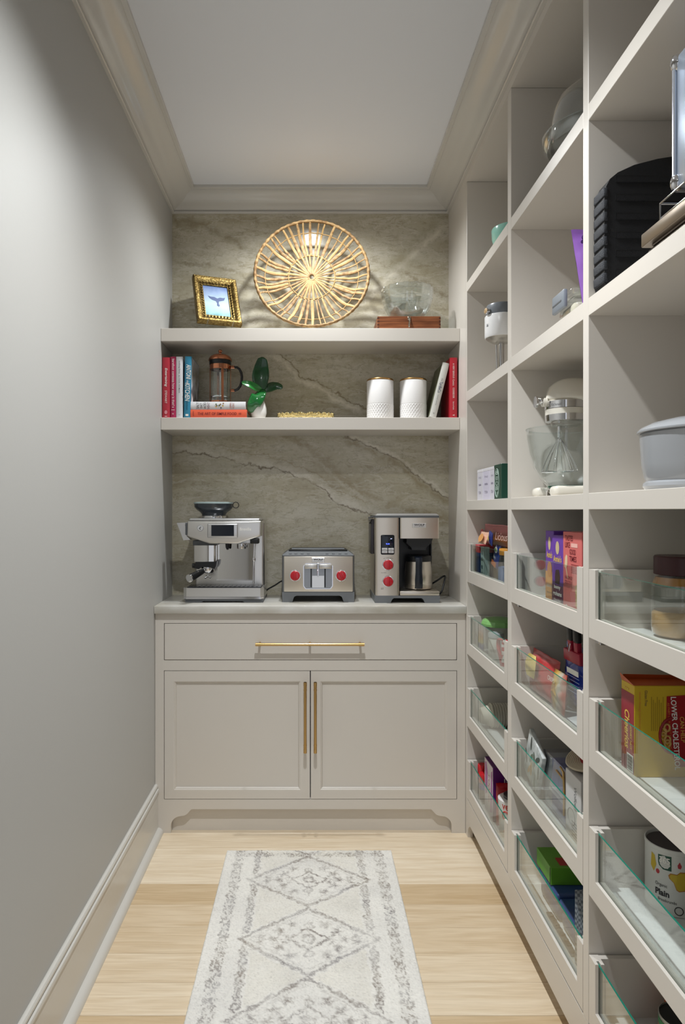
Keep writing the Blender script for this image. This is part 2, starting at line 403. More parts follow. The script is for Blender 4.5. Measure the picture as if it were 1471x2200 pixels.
sweep('trim_3', crown, lambda o, z: [(XL + o, YB - o, z), (XR - o, YB - o, z)], TRIM)
sweep('trim_4', crown, lambda o, z: [(XR - o, YB - o, z), (XR - o, 0.9, z)], TRIM)

# ---------------------------------------------------------------- base cabinet, worktop and floating shelves in the niche
YF = 2.740                                                        # cabinet face
cab = thing('base_cabinet', 'greige built-in base cabinet with brass handles under the stone counter', 'cabinet', (0, YF, 0))
def fx(x): return (x - VX) * YF / F
def fz(y): return H - (y - VY) * YF / F
dx0, dx1 = fx(352), fx(981.5); dz0, dz1 = fz(1418.5), fz(1339); oz0, oz1 = fz(1717.5), fz(1440.5); xm = fx(666.5)
CL, CR, ZT = XL + 0.001, XR - 0.001, 0.8825
ff = B(); T = 0.022
ff.box(CL, dx0, 0, T, 0, ZT).box(dx1, CR, 0, T, 0, ZT)
ff.box(dx0, dx1, 0, T, dz1, ZT).box(dx0, dx1, 0, T, oz1, dz0)
# bottom rail with the scrolled valance
vt = fz(1738.5); x0, x1 = fx(367), fx(970)
def scroll(sx):
    r = 0.040
    p = [(0.0, 0.0)] + [(r - r * math.cos(R(a)), 0.028 + r * math.sin(R(a))) for a in range(0, 91, 10)]
    p += [(0.048, 0.069), (0.055, 0.0705), (0.062, 0.074), (0.069, 0.081), (0.078, 0.091), (0.083, vt)]
    return p
left = [(x0 + a, b_) for a, b_ in scroll(1)]; right = [(x1 - a, b_) for a, b_ in scroll(1)][::-1]
ff.prism([(dx0, 0), ] + left + right + [(dx1, 0), (dx1, oz0), (dx0, oz0)], 'y', 0, T)
ff.done('face_frame', SATIN, cab, smooth=25)
B().box(CL, CL + 0.015, T, 0.33, 0.0, ZT).box(CR - 0.015, CR, T, 0.33, 0.0, ZT).box(CL, CR, 0.315, 0.33, 0, ZT).box(CL, CR, T, 0.33, 0.13, 0.145).done('carcass', DARK, cab, smooth=0)
B().box(dx0 - 0.02, dx1 + 0.02, T + 0.004, T + 0.016, 0.0, 0.135).done('toe_board', SATIN, cab, smooth=0)
g = 0.0022
drw = B().rbox(dx0 + g, dx1 - g, 0.0, 0.02, dz0 + g, dz1 - g, 0.0012, 1).done('drawer_front', SATIN, cab, smooth=25)
def bar(name, parent, L, posts, vertical, at):
    b = B(); r = 0.0058
    P = lambda t, o=0: (at[0], -0.036 + o, at[2] + t) if vertical else (at[0] + t, -0.036 + o, at[2])
    b.tube([P(-L / 2), P(L / 2)], r, 14)
    for s in (-1, 1):
        b.tube([P(s * L / 2), P(s * (L / 2 - 0.016))], r * 1.16, 14)
        b.tube([P(s * (L / 2 - 0.02)), P(s * (L / 2 - 0.022))], r * 1.16, 14)
    for t in posts: b.tube([P(t), P(t, 0.0365)], 0.0046, 10); b.tube([P(t - 0.0035), P(t + 0.0035)], r * 1.15, 14)
    return b.done(name, BRASS, parent, smooth=40)
hb = bar('handle', drw, (781 - 550) * YF / F, (-0.2, 0, 0.2), False, (fx(665.5), 0, fz(1381)))
hb['label'] = 'brushed brass bar handle'
for s, (a, c) in enumerate(((dx0 + g, xm - g * 0.8), (xm + g * 0.8, dx1 - g))):
    st, rt, rb = 0.0365, 0.040, 0.0345; za, zb = oz0 + g, oz1 - g
    b = B()
    b.box(a, a + st, 0, 0.02, za, zb).box(c - st, c, 0, 0.02, za, zb).box(a + st, c - st, 0, 0.02, zb - rt, zb).box(a + st, c - st, 0, 0.02, za, za + rb)
    door = b.done('door', SATIN, cab, smooth=0)
    B().box(a + st, c - st, 0.0105, 0.018, za + rb, zb - rt).done('panel', SATIN, door, smooth=0)
    mb = B(); xa, xb, z_a, z_b = a + st, c - st, za + rb, zb - rt      # stepped moulding round the panel
    pr = [(0.0, 0.0), (0.0025, 0.0005), (0.004, 0.003), (0.0065, 0.003), (0.0078, 0.0052), (0.0095, 0.0078), (0.0105, 0.0102)]
    rings = [[(xa + o, d, z_a + o), (xb - o, d, z_a + o), (xb - o, d, z_b - o), (xa + o, d, z_b - o)] for o, d in pr]
    mb.add([p for r_ in rings for p in r_], [(i * 4 + k, i * 4 + (k + 1) % 4, (i + 1) * 4 + (k + 1) % 4, (i + 1) * 4 + k) for i in range(len(pr) - 1) for k in range(4)])
    mb.done('moulding', SATIN, door, smooth=20)
    hh = bar('handle', door, (1611 - 1461) * YF / F, (-0.11, 0.11), True, (fx(655.5 if s == 0 else 677), 0, (fz(1461) + fz(1611)) / 2))
    hh['label'] = 'brushed brass bar handle'
ct = B().rbox(XL + 0.0005, XR - 0.0005, 2.7185, YB - 0.0005, 0.8832, 0.9135, 0.002, 2).done('countertop', COUNTER, smooth=25)
tag(ct, 'pale veined stone countertop with square edge over the base cabinet', 'countertop')
YS = 2.845
for zt, zb, lab in ((2.054, 2.000, 'thick greige floating shelf holding the woven tray and gold frame'), (1.682, 1.631, 'thick greige floating shelf holding the cookbooks and white canisters')):
    tag(B().rbox(XL + 0.0005, XR - 0.0005, YS, YB - 0.0005, zb, zt, 0.0012, 1).done('floating_shelf', SATIN, smooth=25), lab, 'shelf', 'floating shelves in the niche')

# ---------------------------------------------------------------- shelving unit with pull-out drawers
unit = thing('shelving_unit', 'tall greige built-in shelving with cubbies above glass-fronted pull-out drawers', 'shelving', (XR, 0, 0))
DEP = 0.372
cols = [(2.718, 2.152), (2.115, 1.554), (1.524, 0.960)]
for a, b_ in ((2.739, 2.718), (2.152, 2.115), (1.554, 1.524), (0.960, 0.926)):
    B().rbox(0.0, DEP, b_, a, 0.1485, 2.6035, 0.001, 1).done('upright', SATIN, unit, smooth=25)
for (a, b_) in cols:
    for zt, zb in ((2.201, 2.164), (1.768, 1.7285), (1.333, 1.2965)):
        B().rbox(0.0, DEP, b_ + 0.0003, a - 0.0003, zb, zt, 0.0008, 1).done('shelf', SATIN, unit, smooth=25)
B().box(0.0, 0.02, 0.926, 2.739, 2.604, 2.7085).done('frieze_board', SATIN, unit, smooth=0)
B().box(0.02, DEP, 0.926, 2.739, 2.604, 2.62).done('top_board', SATIN, unit, smooth=0)
B().box(DEP, DEP + 0.009, 0.926, 2.739, 0.0, 2.62).done('back_board', SATIN, unit, smooth=0)
B().box(0.0, DEP, 0.926, 2.739, 0.062, 0.148).done('plinth_rail', SATIN, unit, smooth=0)
B().box(0.045, 0.06, 0.926, 2.739, 0.0, 0.062).done('toe_board', SATIN, unit, smooth=0)
B().prism([(2.739, 0), (2.705, 0), (2.702, 0.02), (2.693, 0.04), (2.68, 0.052), (2.66, 0.0625), (2.739, 0.0625)], 'x', 0.0, 0.02).done('foot', SATIN, unit, smooth=25)
W = 0.5575
def share(b, name, m, smooth=25):
    me = b.mesh(name)
    for q in (m if isinstance(m, (list, tuple)) else [m]): me.materials.append(q)
    if smooth:
        me.polygons.foreach_set('use_smooth', [True] * len(me.polygons)); me.set_sharp_from_angle(angle=R(smooth))
    return me
pw = 0.034
post_far = share(B().prism([(0, 0), (0, -pw), (0.007, -pw), (0.007, -pw + 0.012), (0.0125, -pw + 0.012), (0.0125, -pw), (0.020, -pw), (0.020, 0)], 'z', -0.152, 0), 'post', SATIN)
post_near = share(B().prism([(0, -W), (0, -W + pw), (0.007, -W + pw), (0.007, -W + pw - 0.012), (0.0125, -W + pw - 0.012), (0.0125, -W + pw), (0.020, -W + pw), (0.020, -W)][::-1], 'z', -0.152, 0), 'post', SATIN)
rail = share(B().prism([(0, -0.152), (0.020, -0.152), (0.020, -0.107), (0.0125, -0.107), (0.0125, -0.117), (0.007, -0.117), (0.007, -0.107), (0, -0.107)], 'y', -W + pw, -pw), 'front_rail', SATIN)
sideL = share(B().box(0.020, 0.352, -0.014, -0.001, -0.148, -0.0005), 'side', SATIN)
sideR = share(B().box(0.020, 0.352, -W + 0.001, -W + 0.014, -0.148, -0.0005), 'side', SATIN)
backp = share(B().box(0.340, 0.352, -W + 0.014, -0.014, -0.148, -0.002), 'drawer_back', SATIN)
botm = share(B().box(0.0205, 0.340, -W + 0.014, -0.014, -0.136, -0.130), 'drawer_bottom', mat('drawer_floor_laminate', 'd9dad8', 0.3), 0)
pb = B()
gx0, gx1, gy0, gy1, gz0, gz1 = 0.0078, 0.0117, -W + pw - 0.010, -pw + 0.010, -0.115, -0.004
pb.box(gx0, gx1, gy0, gy1, gz0, gz1); pb.mi[1] = 1; pb.mi[2] = pb.mi[3] = 1
pane = share(pb, 'glass_pane', [PANE, PANE_EDGE], 0)
slide = share(B().box(0.018, 0.33, -0.020, 0.002, -0.166, -0.1525).rbox(0.012, 0.05, -0.03, -0.002, -0.164, -0.1545, 0.002, 1), 'slide', CHROME)
DTOP = (1.164, 0.8775, 0.5915, 0.305)
for a, b_ in cols:
    for zt in DTOP:
        d = empty('drawer', unit, (0.0, (a + b_) / 2 + W / 2, zt))
        for nm, me in (('post', post_far), ('post', post_near), ('front_rail', rail), ('side', sideL), ('side', sideR), ('drawer_back', backp), ('drawer_bottom', botm), ('glass_pane', pane), ('slide', slide)):
            link(nm, me, d)

# ================================================================ things on the upper floating shelf
def at(x, y, Y): return Vector(((x - VX) * Y / F, Y, H - (y - VY) * Y / F))
ZS1, ZS2, ZK = 2.0543, 1.6823, 0.9138

# --- woven tray leaning on the stone
STRAW = mat('pale_rattan', 'a5875a', 0.6, spec=0.3, var=((60, 60, 60), '735430'), bump=(300, 0.4))
STRAW2 = mat('golden_rattan', '977848', 0.6, spec=0.3, var=((60, 60, 60), 'ab8c5e'), bump=(300, 0.4))
tray = thing('wicker_tray', 'large round open-weave rattan tray leaning upright against the stone', 'tray', (0.0, 2.905, ZS1 + 0.002), rot=(R(-10), 0, 0))
TR = 0.242
rt = random.Random(3)
def tp(a, r, w=0.0): return (r * math.cos(a), -w, TR + 0.005 + r * math.sin(a))
def depth(r): return 0.040 * smooth01((r / TR - 0.72) / 0.28) - 0.0
n = 360
b = B().tube([tp(2 * math.pi * k / n, TR, depth(TR)) for k in range(n)], [0.0066 * (1 + 0.16 * math.sin(2 * math.pi * k / n * 54)) for k in range(n)], 8, closed=True)
b.done('rim', STRAW, tray, smooth=60)
for rr, th, nm in ((0.83, 0.0022, 'ring'), (0.415, 0.0026, 'ring')):
    B().tube([tp(2 * math.pi * k / 120, TR * rr * (1 + 0.006 * math.sin(k * 1.7)), depth(TR * rr) + 0.002) for k in range(120)], th, 6, closed=True).done(nm, STRAW2, tray, smooth=60)
B().tube([tp(2 * math.pi * k / 24, 0.0145, 0.002) for k in range(24)], 0.006, 8, closed=True).done('hub', STRAW, tray, smooth=60)
for k in range(44):
    a = 2 * math.pi * (k + rt.uniform(-0.28, 0.28)) / 44; w = rt.choice((0.0030, 0.0042, 0.0052, 0.0062))
    j = rt.uniform(-0.03, 0.03)
    rs = [0.43, 0.55, 0.68, 0.80, 0.9, 0.995]
    B().tube([tp(a + j * t * (1 - t) * 4, TR * rs[t_], depth(TR * rs[t_]) + rt.uniform(-0.001, 0.001)) for t_, t in enumerate((0, .2, .45, .65, .85, 1))],
             [w * 0.8, w, w * 1.05, w * 0.95, w * 0.8, w * 0.7], 6, flat=1.2).done('spoke', STRAW if k % 3 else STRAW2, tray, smooth=60)
for k in range(34):
    a = 2 * math.pi * (k + rt.uniform(-0.2, 0.2)) / 34; w = rt.choice((0.0028, 0.0036, 0.0044))
    B().tube([tp(a, 0.016, 0.004), tp(a, 0.05, 0.003), tp(a + rt.uniform(-.02, .02), TR * 0.44, 0.001)], [w * 0.8, w, w], 6, flat=1.15).done('spoke', STRAW if k % 2 else STRAW2, tray, smooth=60)

# --- gilt picture frame on a clear easel
GILT = mat('antique_gilt', '8f7a4a', 0.42, 1.0, var=((90, 90, 90), '604c2a'), bump=(160, 0.9))
pf = thing('picture_frame', 'ornate gilt picture frame with a whale tail painting, tilted on a clear easel', 'picture frame', (-0.395, 2.925, ZS1 + 0.036), rot=(R(-26), 0, R(21)))
fw, fh = 0.0965, 0.252
pr = [(0.0, 0.006), (0.0, -0.018), (0.004, -0.0225), (0.012, -0.022), (0.021, -0.0165), (0.028, -0.0125), (0.032, -0.0135), (0.035, -0.011), (0.038, -0.0085), (0.041, -0.0085), (0.042, -0.002)]
rings = [[(-fw + o, d, o), (fw - o, d, o), (fw - o, d, fh - o), (-fw + o, d, fh - o)] for o, d in pr]
B().add([p for q in rings for p in q], [(i * 4 + k, i * 4 + (k + 1) % 4, (i + 1) * 4 + (k + 1) % 4, (i + 1) * 4 + k) for i in range(len(pr) - 1) for k in range(4)]).done('frame', GILT, pf, smooth=30)
bb = B()
for sx in range(44):                                  # beaded inner moulding
    t = sx / 44 * 2 * (fw - 0.033 + fh / 2 - 0.033) * 2; wq, hq = 2 * (fw - 0.033), fh - 0.066
    if t < wq: p = (-fw + 0.033 + t, 0.033)
    elif t < wq + hq: p = (fw - 0.033, 0.033 + t - wq)
    elif t < 2 * wq + hq: p = (fw - 0.033 - (t - wq - hq), fh - 0.033)
    else: p = (-fw + 0.033, fh - 0.033 - (t - 2 * wq - hq))
    bb.ball((p[0], -0.0145, p[1]), 0.0042, 0.003, 0.0042, 8, 6)
bb.done('beading', GILT, pf, smooth=60)
def ramp_mat(name, axis, stops, rough=0.5, lo=0.0, hi=1.0, noise_=0.15, nscale=30):
    m = bpy.data.materials.new(name); m.use_nodes = True; nt = m.node_tree; p = nt.nodes['Principled BSDF']; p.inputs['Roughness'].default_value = rough
    N, L = nt.nodes.new, nt.links.new
    tc = N('ShaderNodeTexCoord'); se = N('ShaderNodeSeparateXYZ'); L(tc.outputs['Object'], se.inputs[0])
    mr = N('ShaderNodeMapRange'); mr.inputs['From Min'].default_value = lo; mr.inputs['From Max'].default_value = hi; L(se.outputs[axis], mr.inputs[0])
    nz = N('ShaderNodeTexNoise'); nz.inputs['Scale'].default_value = nscale; nz.inputs['Detail'].default_value = 5; L(tc.outputs['Object'], nz.inputs['Vector'])
    ma = N('ShaderNodeMath'); ma.operation = 'MULTIPLY_ADD'; L(nz.outputs['Fac'], ma.inputs[0]); ma.inputs[1].default_value = noise_
    sb = N('ShaderNodeMath'); sb.operation = 'SUBTRACT'; L(mr.outputs[0], sb.inputs[0]); sb.inputs[1].default_value = noise_ / 2; L(sb.outputs[0], ma.inputs[2])
    cr = N('ShaderNodeValToRGB')
    while len(cr.color_ramp.elements) < len(stops): cr.color_ramp.elements.new(0.5)
    for e, (q, c) in zip(cr.color_ramp.elements, stops): e.position = q; e.color = lin(c) + (1,)
    L(ma.outputs[0], cr.inputs[0]); L(cr.outputs[0], p.inputs['Base Color']); return m
SEA = ramp_mat('seascape_paint', 'Z', [(0.0, '4f8f94'), (0.14, '8fbcc4'), (0.4, 'b3cbd9'), (0.62, '9fb6d0'), (0.8, '8fa4c6'), (1.0, '5f78ad')], 0.5, 0.042, fh - 0.042, 0.3, 26)
B().box(-fw + 0.041, fw - 0.041, -0.0025, 0.003, 0.041, fh - 0.041).done('painting', SEA, pf, smooth=0)
pl = frame_map((0.004, -0.0028, 0.128), (1, 0, 0), (0, 0, 1))
tail = [(-0.040, 0.026), (-0.028, 0.022), (-0.012, 0.022), (0.0, 0.015), (0.013, 0.022), (0.026, 0.021), (0.036, 0.024), (0.030, 0.008), (0.016, 0.003), (0.006, 0.0), (0.004, -0.014), (0.008, -0.024), (0.003, -0.030), (-0.005, -0.024), (-0.003, -0.012), (-0.007, 0.0), (-0.022, 0.005), (-0.034, 0.014)]
patch(tail, pl, mat('slate_blue_print', '4a5a86', 0.5), pf, 'whale_tail_print')
ea = B()
for s in (-0.055, 0.055):
    ea.rbox(s - 0.002, s + 0.002, -0.034, 0.060, -0.004, 0.0, 0.0008, 1).rbox(s - 0.002, s + 0.002, -0.034, -0.029, 0.0, 0.020, 0.0008, 1).rbox(s - 0.002, s + 0.002, 0.008, 0.012, -0.004, 0.11, 0.0008, 1)
ez = thing('display_easel', 'small clear acrylic easel under the gilt picture frame', 'easel', (-0.395, 2.925, ZS1 + 0.036), rot=(R(-26), 0, R(21)))
ea.done('arm', CLEAR, ez, smooth=0)
lg = B()
Minv = (Matrix.Rotation(R(21), 4, 'Z') @ Matrix.Rotation(R(-26), 4, 'X')).inverted()
for s in (-0.055, 0.055):
    for (px, py, pz) in ((s, -0.03, -0.002), (s, 0.05, -0.002)):
        top = (Matrix.Rotation(R(21), 4, 'Z') @ Matrix.Rotation(R(-26), 4, 'X')) @ Vector((px, py, pz))
        bot = Vector((top.x, top.y, -0.0335)); lg.tube([Minv @ top, Minv @ bot], 0.0022, 6)
lg.done('leg', CLEAR, ez, smooth=60)

# --- wooden box with finger joints and clasp, cut-glass bowl on it
WOOD = mat('reddish_brown_wood', '8a5230', 0.4, var=((8, 60, 90), '63351c'))
WOODD = mat('dark_end_grain', '4a2614', 0.5)
wb = thing('wooden_box', 'flat reddish wooden box with finger joints and a metal clasp under the glass bowl', 'box', (0.4085, 2.868, ZS1))
B().rbox(-0.1325, 0.1325, 0.0, 0.165, 0.0, 0.033, 0.0012, 1).done('body', WOOD, wb)
B().rbox(-0.1325, 0.1325, 0.0, 0.165, 0.0335, 0.056, 0.0012, 1).done('lid', WOOD, wb)
for s in (-1, 1):
    for k in range(4):
        B().box(s * 0.1329 - 0.0, s * 0.1252, -0.0004, 0.008, 0.0045 + k * 0.0135, 0.0108 + k * 0.0135).done('finger_joint', WOODD, wb, smooth=0)
cl = B().rbox(-0.006, 0.006, -0.003, 0.001, 0.040, 0.054, 0.001, 1).tube([(0, -0.004, 0.045), (0.0015, -0.0065, 0.034), (-0.001, -0.006, 0.018), (0.0, -0.004, 0.010)], [0.0028, 0.0034, 0.0034, 0.003], 8).ball((0, -0.004, 0.012), 0.004, 0.003, 0.004, 10, 8)
cl.done('clasp', mat('aged_nickel', 'b5ada0', 0.25, 1.0), wb, smooth=50)
CUT = glass('cut_glass', 'f2f5f5', 2.6)
gb = thing('glass_bowl', 'clear ribbed cut-glass bowl standing on the wooden box', 'bowl', (0.4125, 2.952, ZS1 + 0.0565))
def rib(a, h): return 1 + (0.020 * abs(math.cos(9 * a)) - 0.01) * smooth01(h / 0.03)
out = [(0.052, 0.0), (0.057, 0.003), (0.066, 0.010), (0.083, 0.028), (0.096, 0.050), (0.105, 0.075), (0.110, 0.100), (0.1115, 0.122), (0.111, 0.134)]
inn = [(r - 0.0045, h + 0.003) for r, h in out[1:-1]][::-1]
bw = B().lathe(out + [(0.109, 0.136), (0.107, 0.134)] + inn + [(0.0005, 0.010)], 90, rib=rib)
bw.v = [(x, y, z + (0.0035 * abs(math.cos(9 * math.atan2(y, x))) if z > 0.130 else 0)) for x, y, z in bw.v]
bw.done('bowl_wall', CUT, gb, smooth=50)
for hz in (0.060, 0.088, 0.116):
    r_ = np.interp(hz, [p[1] for p in out], [p[0] for p in out])
    B().tube([(r_ * rib(2 * math.pi * k / 90, hz) * math.cos(2 * math.pi * k / 90), r_ * rib(2 * math.pi * k / 90, hz) * math.sin(2 * math.pi * k / 90), hz) for k in range(90)], 0.0014, 5, closed=True).done('cut_band', CUT, gb, smooth=60)

# ================================================================ things on the lower floating shelf
PAPER = mat('book_paper', 'e2dccd', 0.8, var=((2, 2, 900), 'cfc7b5'))
def book(label, loc, t, h, d, col, rot=None, rz=0, flat=False, cover=None, group=None, rough=0.4):
    """spine faces the aisle (-Y); local x = thickness, z = height, y = depth. flat books: x = length, z = thickness"""
    o = thing('book', label, 'book', loc, rz, group, rot)
    c = mat('book_cover_' + col, col, rough); b = B(); k = 0.0022
    if flat:
        b.rbox(0, t, 0, d, 0, k, 0.0008, 1).rbox(0, t, 0, d, h - k, h, 0.0008, 1)
        b.prism([(0, 0), (-0.0028, h * 0.25), (-0.0035, h * 0.5), (-0.0028, h * 0.75), (0, h), (k, h), (k, 0)], 'x', 0, t)
        B().box(0.003, t - 0.003, k, d - 0.004, k, h - k).done('pages', PAPER, o, smooth=0)
    else:
        b.rbox(0, k, 0, d, 0, h, 0.0008, 1).rbox(t - k, t, 0, d, 0, h, 0.0008, 1)
        b.prism([(0, 0), (t * 0.2, -0.0022), (t * 0.5, -0.003), (t * 0.8, -0.0022), (t, 0), (t, k), (0, k)], 'z', 0, h)
        B().box(k, t - k, k, d - 0.004, 0.003, h - 0.003).done('pages', PAPER, o, smooth=0)
    b.done('cover', c, o, smooth=40)
    return o
def spine(o, s, t, zc, length, height, m, bold=0.0, shear=0.0, dx=0.0):
    return text(s, length, height, frame_map((t / 2 + dx, -0.0032, zc), (0, 0, -1), (1, 0, 0)), m, o, bold=bold, shear=shear)
INKW = mat('white_ink', 'f2efe8', 0.6); INKB = mat('black_ink', '1c1b1d', 0.6); INKN = mat('navy_ink', '1d2f57', 0.6); INKR = mat('dark_red_ink', '7c1f22', 0.6); INKY = mat('golden_ink', 'e7c25a', 0.5)
INKG = mat('grey_ink', '77787a', 0.6)
ZB = ZS2; GB = 'upright cookbooks on the lower floating shelf'
k1 = book('red cookbook beside the left wall with Entertaining on the spine', (-0.6265, 2.864, ZB), 0.0315, 0.254, 0.19, 'b52c3c', group=GB)
spine(k1, 'Entertaining', 0.0315, 0.170, 0.078, 0.0135, INKW, shear=0.25, bold=0.01); spine(k1, 'STEWART', 0.0315, 0.088, 0.054, 0.0085, INKW)
patch(oval(0, 0, 0.006, 0.008), frame_map((0.0157, -0.0032, 0.024), (1, 0, 0), (0, 0, 1)), mat('pale_pink_ink', 'd98f97', 0.6), k1, 'emblem'); spine(k1, '1', 0.0315, 0.007, 0.002, 0.010, INKW)
k2 = book('slim raspberry pink cookbook with white script running down the spine', (-0.5938, 2.868, ZB), 0.0235, 0.258, 0.19, 'a8234f', group=GB)
spine(k2, 'barefoot contessa how easy is that?', 0.0235, 0.150, 0.196, 0.0135, INKW); spine(k2, 'I', 0.0235, 0.046, 0.003, 0.006, INKW); spine(k2, 'l', 0.0235, 0.034, 0.0016, 0.014, INKW); spine(k2, 'o', 0.0235, 0.018, 0.005, 0.006, INKW)
k3 = book('white cookbook with small black spaced lettering between pink and teal books', (-0.5690, 2.868, ZB), 0.0275, 0.258, 0.19, 'd9d9dc', group=GB)
spine(k3, 'nothing fancy', 0.0275, 0.213, 0.055, 0.0075, INKB); spine(k3, 'A L I S O N   R O M A N', 0.0275, 0.144, 0.074, 0.0058, INKB, bold=0.01); spine(k3, 'II', 0.0275, 0.014, 0.002, 0.006, INKG)
k4 = book('teal cookbook with tall white lettering, last of the upright left row', (-0.5370, 2.866, ZB + 0.0009), 0.0275, 0.258, 0.19, '2f83a3', rot=(0, R(1.2), 0), group=GB)
spine(k4, 'ANTONI', 0.0275, 0.193, 0.062, 0.020, INKW, bold=0.015, shear=0.2, dx=0.003); spine(k4, 'in the', 0.0275, 0.152, 0.011, 0.010, INKW, bold=0.01); spine(k4, 'KITCHEN', 0.0275, 0.108, 0.076, 0.020, INKW, bold=0.015, shear=0.2); spine(k4, 'Antoni Porowski', 0.0275, 0.052, 0.036, 0.0055, INKB)
patch(rect(-0.006, 0.006, -0.004, 0.004), frame_map((0.0137, -0.0032, 0.012), (1, 0, 0), (0, 0, 1)), INKW, k4, 'emblem')
cov = ramp_mat('photo_cover_print', 'Z', [(0.0, 'd9cfd2'), (0.25, 'e6d9d6'), (0.4, '5b4a52'), (0.55, 'd9dbe2'), (0.75, '8f8a80'), (1.0, 'c7cad2')], 0.35, 0.0, 0.258, 0.9, 16)
B().box(0.0276, 0.0279, 0.006, 0.185, 0.003, 0.255).done('cover_photo', cov, k4, smooth=0)
hz1 = book('orange cookbook lying flat at the bottom of the short pile', (-0.5085, 2.867, ZB), 0.236, 0.0355, 0.17, 'e0603f', flat=True)
text('THE ART OF SIMPLE FOOD', 0.163, 0.0115, frame_map((0.112, -0.004, 0.018), (1, 0, 0), (0, 0, 1)), INKR, hz1, bold=0.008)
text('*', 0.012, 0.010, frame_map((0.208, -0.004, 0.018), (1, 0, 0), (0, 0, 1)), INKR, hz1); text('II', 0.003, 0.022, frame_map((0.012, -0.004, 0.018), (1, 0, 0), (0, 0, 1)), INKR, hz1)
hz2 = book('white cookbook lying flat on the orange one', (-0.5085, 2.870, ZB + 0.036), 0.231, 0.0335, 0.165, 'dededf', flat=True)
for i, s in enumerate(('SALT', 'FAT', 'ACID', 'HEAT')):
    text(s, 0.026 if s != 'FAT' else 0.021, 0.0105, frame_map((0.030 + i * 0.0150, -0.004, 0.0165), (0, 0, 1), (-1, 0, 0)), INKB if i < 3 else mat('plum_ink', '6d3b4d', 0.6), hz2)
for i, s in enumerate(('SAMIN', 'NOSRAT')):
    text(s, 0.024, 0.0085, frame_map((0.168 + i * 0.0115, -0.004, 0.0165), (0, 0, 1), (-1, 0, 0)), mat('rust_ink', 'a4503a', 0.6), hz2)
re_ = random.Random(11)
for i in range(9):
    cx, cz = 0.104 + re_.uniform(0, 0.034), 0.006 + re_.uniform(0, 0.020)
    patch(oval(cx, cz, 0.0035, 0.0028, 10), frame_map((0, -0.004 - i * 0.00003, 0), (1, 0, 0), (0, 0, 1)), mat('ill_%d' % (i % 4), ('8a6a3a', 'c9a33e', '5c6f3e', '4a4650')[i % 4], 0.6), hz2, 'illustration')
# right-hand pair
k5 = book('red cookbook standing against the shelving end panel', (0.5785, 2.866, ZB), 0.0315, 0.2535, 0.19, 'b8212f')
spine(k5, 'A VERY SERIOUS', 0.0315, 0.198, 0.062, 0.0068, INKW); spine(k5, 'Contra', 0.0315, 0.149, 0.026, 0.0075, INKW); spine(k5, 'COOKBOOK', 0.0315, 0.105, 0.044, 0.0075, INKW); spine(k5, 'Stone von Hauske', 0.0315, 0.052, 0.034, 0.006, INKW); spine(k5, 'v', 0.0315, 0.012, 0.006, 0.009, INKW)
k6 = book('white cookbook leaning toward the red one beside the canister', (0.4940, 2.872, ZB + 0.0072), 0.0285, 0.236, 0.19, 'd4d3cc', rot=(0, R(14), 0))
spine(k6, 'the', 0.0285, 0.163, 0.012, 0.006, INKG); spine(k6, 'TartBeCo', 0.0285, 0.130, 0.048, 0.0125, INKN, bold=0.005); spine(k6, 'kitchen stories', 0.0285, 0.075, 0.045, 0.005, INKG); spine(k6, 'o', 0.0285, 0.018, 0.005, 0.005, INKB)
B().box(-0.0003, 0.0, 0.004, 0.186, 0.003, 0.233).done('cover_print', mat('moss_cover', '6d6f58', 0.5), k6, smooth=0)

# --- French press on the flat books
COPPER = mat('polished_copper', 'c98766', 0.16, 1.0)
fp = thing('french_press', 'copper and glass French press with black handle on the flat books', 'coffee press', (-0.3930, 2.934, ZB + 0.0697))
B().lathe([(0.0405, 0.004), (0.0435, 0.010), (0.0435, 0.172), (0.0415, 0.172), (0.0415, 0.011), (0.0005, 0.010)], 40).done('beaker', CLEAR, fp, smooth=50)
B().lathe([(0.0448, 0.146), (0.0455, 0.147), (0.0455, 0.166), (0.0448, 0.167), (0.0442, 0.167), (0.0442, 0.146)], 40, closed=True).done('band', COPPER, fp, smooth=30)
for a in (20, 110, 200, 290):
    c_, s_ = math.cos(R(a)), math.sin(R(a)); q = Matrix.Rotation(R(a), 4, 'Z')
    b = B().rbox(0.0442, 0.0458, -0.005, 0.005, 0.004, 0.150, 0.0005, 1).rbox(0.030, 0.0458, -0.006, 0.006, 0.0, 0.005, 0.001, 1); b.move(q).done('strut', COPPER, fp)
B().lathe([(0.0442, 0.004), (0.0455, 0.004), (0.0455, 0.010), (0.0442, 0.010)], 40, closed=True).done('base_ring', COPPER, fp)
B().lathe([(0.040, 0.168), (0.0462, 0.169), (0.047, 0.186), (0.040, 0.187)], 40).done('gasket', BLACK, fp, smooth=40)
B().lathe([(0.0485, 0.184), (0.0505, 0.185), (0.0500, 0.189), (0.0475, 0.196), (0.041, 0.204), (0.030, 0.210), (0.016, 0.2135), (0.0001, 0.214)], 40).done('lid', COPPER, fp, smooth=40)
B().tube([(0, 0, 0.213), (0, 0, 0.220)], 0.0055, 12).ball((0, 0, 0.2265), 0.0088, 0.0088, 0.0075, 18, 12).done('knob', COPPER, fp, smooth=60)
B().tube([(0, 0, 0.03), (0, 0, 0.2)], 0.002, 8).lathe([(0.0395, 0.026), (0.0405, 0.028), (0.0405, 0.031), (0.0395, 0.033)], 32).done('plunger', CHROME, fp, smooth=40)
hp = [(0.062, 0.157), (0.074, 0.1555), (0.085, 0.147), (0.0925, 0.132), (0.0955, 0.114), (0.094, 0.094), (0.088, 0.075), (0.078, 0.062), (0.062, 0.056)]
